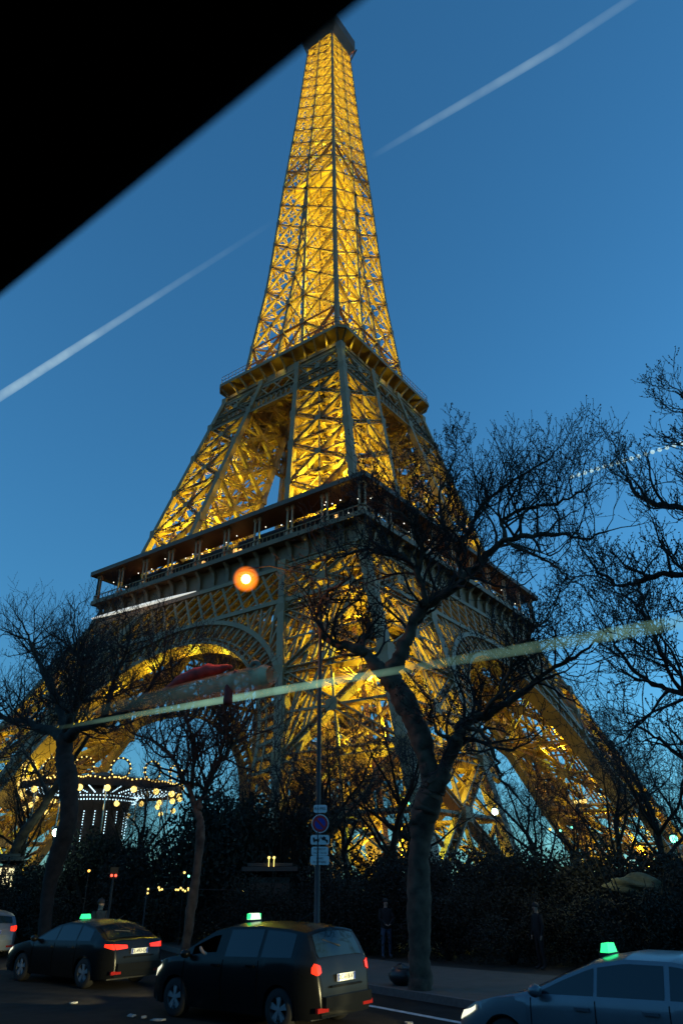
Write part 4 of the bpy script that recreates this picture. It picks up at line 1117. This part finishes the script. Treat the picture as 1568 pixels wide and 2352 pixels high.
# pale rock lit by a lamp
rk = random.Random(4); q = at_z(1445, 2035, 1.2); q = at_d(1450, 2000, 27)
m = MB(); bm = bmesh.new(); bmesh.ops.create_icosphere(bm, subdivisions=4, radius=1.0)
for v in bm.verts:
    p = v.co; n_ = math.sin(p.x*4.1+1)*math.cos(p.y*3.3)+.6*math.sin(p.z*7+p.x*5)
    v.co = Vector((p.x*.95, p.y*.5, p.z*.34))*(1+.14*n_)
bm.verts.index_update(); m.add([v.co for v in bm.verts], [[v.index for v in f.verts] for f in bm.faces]); bm.free()
o = m.build('rock', mat('pale_rock', (.10, .097, .05), .9, 0, .4, 3, bump=.5), None, loc=(q[0], q[1], max(.4, q[2]-.45)), rz=math.atan2(q[1], q[0])-math.pi/2)
tag(o, 'pale boulder lit yellow green among the shrubs on the right', 'rock')
lamp_light('rock_light', (q[0]-1.6, q[1]+1.4, q[2]+.7), 40, (1, .95, .45), .1)

# ------------------------------------------------------------------ coach window reflections, added as solid shapes over the rank
M['roll'] = mat('grey_canvas', (.17, .145, .10), .8, 0, .3, 3, bump=.3)  # grey of the mirrored luggage rack
o = MB(); hk = at_x(585, 1535, 13.6); s_ = ((hk-CAM)@AF)/FPX
o.tube([hk+np.array([0, (math.cos(t)*14)*s_, math.sin(t)*14*s_]) for t in np.linspace(-1.2, 3.4, 12)], [6*s_]*12, 7); o = o.build('hook', M['roll'], None, smooth=True)  # curved end of the mirrored rack, added as a solid shape
M['red_cloth'] = mat('red_cloth', (.26, .025, .02), .8, 0, .4, 5)
pts = [at_x(X, Y, 13.5) for X, Y in ((545, 1542), (532, 1560), (526, 1585), (524, 1618))]
o = MB(); s_ = ((pts[0]-CAM)@AF)/FPX; o.tube(smooth_path(pts, 3, random.Random(2), .004), np.array([8, 8, 8, 9, 10, 11, 12, 12, 13, 13])*s_*.85, 7)
o = o.build('ribbon', M['red_cloth'], None, smooth=True); tag(o, 'red ribbon tied round the grey canvas roll', 'ribbon')  # red item of the window reflection, added as a solid strand
pts = [at_x(X, Y, 14.3) for X, Y in ((375, 1585), (420, 1560), (480, 1540), (530, 1532))]
o = MB(); o.tube(smooth_path(pts, 4, random.Random(3), .02), np.interp(np.linspace(0, 3, 13), range(4), np.array([4, 16, 17, 5])*s_), 8)
o = o.build('folded_cloth', M['red_cloth'], None, smooth=True); tag(o, 'dark red folded cloth lying along the top of the grey canvas roll', 'cloth')  # cloth seen in the window reflection, added as a solid shape
A, B = at_x(1306, 1097, 19.6), at_x(1660, 988, 19.6)
e = empty('light_string', tuple(A), 'short string of white bead lights hanging between the two big tree crowns', 'light string')  # reflected LED strip, added as glowing beads on a cable
o = MB(); o.tube([(0, 0, 0), tuple(B-A)], [.012, .012], 4); o.build('cable', M['plastic'], e)  # part of the LED reflection, added to carry its glowing beads
M['bead'] = mat('bead_light', (.8, .9, .9), .3, 0, 0, emit=(.55, .8, .85), es=.75)
for i in range(22):
    o = MB(); o.ball(tuple((B-A)*(i+.5)/22), .065, 8, 6); o.build('bead', M['bead'], e, smooth=True)

# ------------------------------------------------------------------ coach lamp reflections, added as glowing streaks high behind the tower
def reflection_streak(pts, wd, dens, label, P=None, name='contrail', col=(.42, .62, .74), cat='contrail', lit=False):
    P = P or [at_z(X, Y, 1800.0) for X, Y in pts]; m = MB(); k = 14
    path = []; R = []; Dn = []
    for i in range(len(P)-1):
        for j in range(k):
            t = j/k; path.append(P[i]*(1-t)+P[i+1]*t); R.append(wd[i]*(1-t)+wd[i+1]*t); Dn.append(dens[i]*(1-t)+dens[i+1]*t)
    path.append(P[-1]); R.append(wd[-1]); Dn.append(dens[-1])
    R = [r*.5*((p-CAM)@AF)/FPX for r, p in zip(R, path)]
    m.tube(path, R, 16, False)
    mt = bpy.data.materials.new('contrail_vapour'); mt.use_nodes = True; nt = mt.node_tree; nt.nodes.remove(nt.nodes['Principled BSDF'])
    em = nt.nodes.new('ShaderNodeEmission'); em.inputs[0].default_value = (*col, 1); em.inputs[1].default_value = EXPK
    if lit: em = nt.nodes.new('ShaderNodeBsdfDiffuse'); em.inputs[0].default_value = (*col, 1)
    tr = nt.nodes.new('ShaderNodeBsdfTransparent'); mx = nt.nodes.new('ShaderNodeMixShader'); at_ = nt.nodes.new('ShaderNodeAttribute'); at_.attribute_name = 'fill'
    lw = nt.nodes.new('ShaderNodeLayerWeight'); lw.inputs[0].default_value = .5
    sb = nt.nodes.new('ShaderNodeMath'); sb.operation = 'SUBTRACT'; sb.inputs[0].default_value = 1.0; nt.links.new(lw.outputs['Facing'], sb.inputs[1])
    ml = nt.nodes.new('ShaderNodeMath'); ml.operation = 'MULTIPLY'; nt.links.new(sb.outputs[0], ml.inputs[0]); 
    tc = nt.nodes.new('ShaderNodeTexCoord'); nz = nt.nodes.new('ShaderNodeTexNoise'); nz.inputs['Scale'].default_value = 1.3 if P is not None and name != 'contrail' else .012; nz.inputs['Detail'].default_value = 5
    m2 = nt.nodes.new('ShaderNodeMapRange'); m2.inputs[1].default_value = .3; m2.inputs[2].default_value = .7; m2.inputs[3].default_value = .5; m2.inputs[4].default_value = 1.25
    m3 = nt.nodes.new('ShaderNodeMath'); m3.operation = 'MULTIPLY'; nt.links.new(tc.outputs['Object'], nz.inputs['Vector']); nt.links.new(nz.outputs['Fac'], m2.inputs[0]); nt.links.new(m2.outputs[0], m3.inputs[0]); nt.links.new(at_.outputs['Fac'], m3.inputs[1]); nt.links.new(m3.outputs[0], ml.inputs[1])
    nt.links.new(ml.outputs[0], mx.inputs[0]); nt.links.new(tr.outputs[0], mx.inputs[1]); nt.links.new(em.outputs[0], mx.inputs[2]); nt.links.new(mx.outputs[0], nt.nodes['Material Output'].inputs['Surface'])
    o = m.build(name, mt, None, smooth=True)
    a = o.data.attributes.new('fill', 'FLOAT', 'POINT'); a.data.foreach_set('value', [d for d in Dn for _ in range(16)])
    return tag(o, label, cat)
reflection_streak([(-60, 949), (0, 911), (150, 815), (270, 738), (420, 642), (640, 502)], (24, 22, 20, 17, 15, 12), (.72, .66, .50, .24, .07, 0), 'thin white vapour trail low over the left side, fading towards the tower')
reflection_streak([(850, 362), (950, 303), (1120, 204), (1280, 109), (1440, 4), (1520, -48)], (12, 17, 20, 21, 21, 21), (0, .10, .19, .18, .05, 0), 'faint wider vapour trail climbing to the upper corner from the tower top')

rw_ = reflection_streak(None, (16, 26, 38, 48, 56, 58, 56, 40), (0, .25, .55, .75, .9, .95, .95, .85), 'rolled sheer grey canvas slung above the green tube in front of the arch',
    [at_x(X, Y, 13.7) for X, Y in ((150, 1650), (250, 1627), (350, 1606), (450, 1586), (540, 1568), (580, 1560), (610, 1554), (624, 1551))], 'rolled_awning', (.75, .52, .30), 'awning', True)  # luggage rack reflection, added as a translucent tube outside the window
bpy.data.objects['hook'].parent = rw_
reflection_streak(None, (9, 13, 17, 19, 19, 18, 20, 25, 31, 38), (0, .25, .60, .68, .48, .20, .08, .10, .14, .18), 'long pale green tube light strung level across the trees above the taxis',
    [at_x(120, 1674, 15.6)+(at_x(1660, 1413, 15.6)-at_x(120, 1674, 15.6))*t for t in (0, .22, .36, .45, .55, .64, .7, .78, .88, 1)], 'tube_light', (.27, .50, .36), 'tube light')  # green coach lamp reflection, added as a glowing tube outside the window

# ------------------------------------------------------------------ the coach we look out of: window frame and roof lining
M['coach_black'] = mat('coach_trim', (.0015, .0015, .0015), .95, 0, .2, 8, spec=.0)
co = empty('coach_window', (0, 0, 0), 'black coach window frame and roof lining cutting across the upper left corner', 'window frame')
XW = .24; E0, E1 = at_x(0, 634, XW), at_x(752, 0, XW); dE = (E1-E0)/(E1[1]-E0[1])
def ez(y): return float(E0[2]+dE[2]*(y-E0[1]))
m = MB(); ys = np.linspace(-3.0, 5.0, 9)
for y0, y1 in zip(ys[:-1], ys[1:]):
    za, zb_ = ez(y0), ez(y1)
    m.add([(XW, y0, za), (XW, y1, zb_), (XW, y1, 4.1), (XW, y0, 4.1), (XW+.05, y0, za+.08), (XW+.05, y1, zb_+.08), (XW+.05, y1, 4.1), (XW+.05, y0, 4.1)], [(0, 1, 2, 3), (7, 6, 5, 4), (0, 4, 5, 1)])
m.build('window_header', M['coach_black'], co)
m = MB(); m.box((-.75, 1, 4.14), (2.56, 8, .08)); m.build('roof_lining', M['coach_black'], co)
m = MB(); m.tube([(XW, y, ez(y)+.008) for y in ys], [.008]*len(ys), 8); m.build('rubber_seal', M['coach_black'], co)
m = MB(); m.box((XW+.04, 1, .95), (.08, 8, 1.1)); m.build('side_panel', M['coach_black'], co)
m = MB(); m.box((-2.0, 1, 2.3), (.08, 8, 3.6)); m.build('far_wall', M['coach_black'], co)

# white coach lamp reflection, added as a glowing strip along the tower's frieze
T_ = bpy.data.objects['first_platform']
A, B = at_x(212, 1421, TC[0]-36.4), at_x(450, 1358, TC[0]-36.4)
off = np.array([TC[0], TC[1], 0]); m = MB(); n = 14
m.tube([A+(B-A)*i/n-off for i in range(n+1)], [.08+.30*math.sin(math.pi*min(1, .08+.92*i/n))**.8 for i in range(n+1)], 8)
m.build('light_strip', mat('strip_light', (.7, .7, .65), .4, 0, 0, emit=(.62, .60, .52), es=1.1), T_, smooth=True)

# ------------------------------------------------------------------ litter on the road
M['paper'] = mat('paper', (.26, .26, .25), .9, 0, .2, 30)
for i, (X, Y, s_, c) in enumerate(((169, 2305, .16, 'flat paper scrap on the road below the saloon taxi'), (303, 2334, .20, 'long torn paper strip lying on the road'), (363, 2344, .20, 'crumpled white paper by the minivan front wheel'), (330, 2338, .10, 'tiny paper shred between the strip and the crumpled paper'), (940, 2352, .16, 'pale scrap of paper on the road behind the minivan'))):
    q = at_z(X, Y, .012); rr_ = random.Random(i); m = MB()
    N = 9; v = [(s_*.5*math.cos(6.283*k/N)*(1+.5*rr_.random()), s_*.3*math.sin(6.283*k/N)*(1+.5*rr_.random()), .01+.03*rr_.random()) for k in range(N)]+[(0, 0, .035)]
    m.add(v+[(a*1.05, b2*1.05, 0) for a, b2, _ in v[:N]], [(k, (k+1) % N, N) for k in range(N)]+[(k, k+N+1, (k+1) % N+N+1, (k+1) % N) for k in range(N)])
    o = m.build('paper_scrap', M['paper'], None, loc=(q[0], q[1], .012), rz=i*1.1); tag(o, c, 'litter')
q = at_z(925, 2262, .14); m = MB(); m.ball((0, 0, .15), .30, 12, 8, .6); rr_ = random.Random(8)
m.v = [(x*(1+.3*rr_.random()), y*(1+.2*rr_.random()), z*(1+.4*rr_.random())) for x, y, z in m.v]
e = m.build('refuse_bag', mat('dark_bag', (.02, .02, .02), .4, 0, .2, 9, bump=.3), None, smooth=True, loc=(q[0], q[1], .14)); tag(e, 'dark refuse bag with pale papers at the foot of the big tree', 'bag')
for (x, y, z, m_, rz_) in ((-.12, .16, .32, 'paper', .5), (-.15, -.15, .34, 'cream', 2.0)):
    m = MB(); m.box((0, 0, 0), (.30, .10, .03)); m.build('torn_paper', M[m_], e, loc=(x, y, z), rz=rz_)

# ------------------------------------------------------------------ people
M['skin'] = mat('skin', (.38, .24, .17), .6, 0, .1, 9); M['hair'] = mat('dark_hair', (.015, .012, .010), .7, 0, .2, 30)
def cloth(n, c): return mat(n, c, .85, 0, .25, 12, bump=.2)
def skin_body(name, V, E, Rr, parent, mats, pick):
    me = bpy.data.meshes.new(name); me.from_pydata([tuple(v) for v in V], E, []); o = bpy.data.objects.new(name, me); C.objects.link(o)
    md = o.modifiers.new('s', 'SKIN'); md.use_smooth_shade = True
    o.modifiers.new('d', 'SUBSURF').levels = 2
    for i, r in enumerate(Rr): me.skin_vertices[0].data[i].radius = (r, r)
    me.skin_vertices[0].data[0].use_root = True
    dg = bpy.context.evaluated_depsgraph_get(); m2 = bpy.data.meshes.new_from_object(o.evaluated_get(dg)); bpy.data.objects.remove(o)
    m2.materials.clear()
    for m in mats: m2.materials.append(m)
    for p in m2.polygons: p.material_index = pick(p.center); p.use_smooth = True
    b = bpy.data.objects.new(name, m2); C.objects.link(b); b.parent = parent
    return b
def person(label, loc, rz, h, jacket, trousers, hands):
    e = empty('person', loc, label, 'person', None, rz)
    k = h/1.76
    V = [(0, 0, .96), (0, 0, 1.14), (0, .01, 1.34), (0, .0, 1.47), (0, -.01, 1.55), (0, -.03, 1.63), (0, -.02, 1.72)]
    Rr = [.155, .145, .165, .075, .06, .088, .075]; E = [(0, 1), (1, 2), (2, 3), (3, 4), (4, 5), (5, 6)]
    def add(prev, pts):
        for p, r in pts:
            V.append(p); Rr.append(r); E.append((prev, len(V)-1)); prev = len(V)-1
        return prev
    for s in (-1, 1):
        add(0, [((s*.10, 0, .86), .10), ((s*.12, -.02, .50), .066), ((s*.13, .03, .10), .048), ((s*.14, -.10, .04), .042), ((s*.145, -.17, .03), .032)])
        (ex, ey, ez_), (hx, hy, hz_) = hands
        w_ = add(2, [((s*.19, 0, 1.41), .075), ((s*ex, ey, ez_), .052), ((s*hx, hy, hz_), .034)])
        d = np.array([hx-ex, hy-ey, hz_-ez_]); d /= np.linalg.norm(d); hp = np.array([hx, hy, hz_])
        pl = hp+d*.07; pm2 = add(w_, [((s*pl[0], pl[1], pl[2]), .030)])
        for f_ in range(4):
            q0 = pl+np.array([0, (f_-1.5)*.017, 0])+d*.03; q1 = q0+d*(.030+.008*(f_ in (1, 2)))+np.array([-.012, 0, 0])
            add(pm2, [((s*q0[0], q0[1], q0[2]), .009), ((s*q1[0], q1[1], q1[2]), .008)])
        t0 = hp+d*.03+np.array([0, -.035, 0]); add(w_, [((s*t0[0], t0[1], t0[2]), .010)])
    V2 = [(x*k, y*k, z*k) for x, y, z in V]
    hzz = hands[1][2]
    def pick(c):
        z = c.z/k
        if z > 1.50: return 0
        if z < hzz-.005 and abs(c.x/k) > hands[1][0]-.08 and z > hzz-.2 and (abs(c.x/k) > .2 or c.y/k < -.12): return 0
        return 1 if z > .88 else (2 if z > .075 else 3)
    skin_body('body', V2, E, [r*k for r in Rr], e, [M['skin'], cloth('jacket', jacket), cloth('trousers', trousers), cloth('shoes', (.03, .03, .03))], pick)
    m = MB(); m.lathe([(.098, -.02), (.105, .03), (.085, .085), (.04, .112), (.001, .118)], (0, 0, 0), 14); m.build('hair', M['hair'], e, smooth=True, loc=(0, .0, 1.685*k-.005*k))
    m = MB(); m.ball((0, -.118*k, 1.645*k), .016*k, 6, 4)
    m.build('nose', M['skin'], e, smooth=True)
    return e
q = at_z(888, 2197, .05); person('standing person in dark jacket and blue jeans behind the minivan, hands together in front', (q[0], q[1], 0.0), math.atan2(-q[1], -q[0])+math.pi/2+.3, 1.78, (.012, .012, .014), (.05, .09, .15), ((.25, -.06, 1.16), (.09, -.21, 1.02)))
q = at_z(1245, 2222, .05); person('person in black clothes standing in the shade behind the silver taxi', (q[0], q[1], 0.0), math.atan2(-q[1], -q[0])+math.pi/2-1.0, 1.72, (.010, .010, .011), (.012, .012, .013), ((.27, 0, 1.14), (.26, -.07, .90)))
q = at_d(238, 2036, 24.5); person('person in a tan coat standing beyond the saloon taxi under the red light', (q[0], q[1], 0.12), math.atan2(-q[1], -q[0])+math.pi/2+.7, 1.76, (.09, .065, .04), (.03, .03, .035), ((.27, 0, 1.14), (.22, -.16, 1.02)))
# driver leaning on the open window of the minivan
hd = R_(89.1)
d_ = empty('person', (12.32+math.cos(hd)*.42-math.sin(hd)*.36, 11.14+math.sin(hd)*.42+math.cos(hd)*.36, .0), 'driver seated in the black minivan with a bare forearm on the window sill', 'person', None, hd)
V = [(0, 0, .62), (-.06, 0, .85), (-.08, 0, 1.08), (-.06, 0, 1.19), (-.04, 0, 1.27), (-.02, 0, 1.37), (.18, .1, .62), (.52, .12, .66), (.70, .12, .35), (.18, -.1, .62), (.52, -.12, .66), (.70, -.12, .35),
     (-.06, .19, 1.08), (.02, .38, .98), (.24, .50, 1.10), (.30, .50, 1.15), (.33, .50, 1.20), (-.06, -.19, 1.08), (.10, -.25, .9), (.38, -.16, 1.0), (.46, -.14, 1.02)]
Ed = [(0, 1), (1, 2), (2, 3), (3, 4), (4, 5), (0, 6), (6, 7), (7, 8), (0, 9), (9, 10), (10, 11), (2, 12), (12, 13), (13, 14), (14, 15), (15, 16), (2, 17), (17, 18), (18, 19), (19, 20)]
Rr = [.15, .15, .16, .07, .06, .09, .09, .065, .05, .09, .065, .05, .07, .05, .035, .036, .02, .07, .05, .035, .03]
skin_body('body', V, Ed, Rr, d_, [M['skin'], cloth('driver_shirt', (.02, .022, .03))], lambda c: 0 if (c.z > 1.22 or (c.y > .36 and c.x > .04)) else 1)
m = MB(); m.lathe([(.098, -.02), (.105, .03), (.085, .08), (.04, .105), (.001, .11)], (0, 0, 0), 14); m.build('hair', M['hair'], d_, smooth=True, loc=(-.03, 0, 1.37))
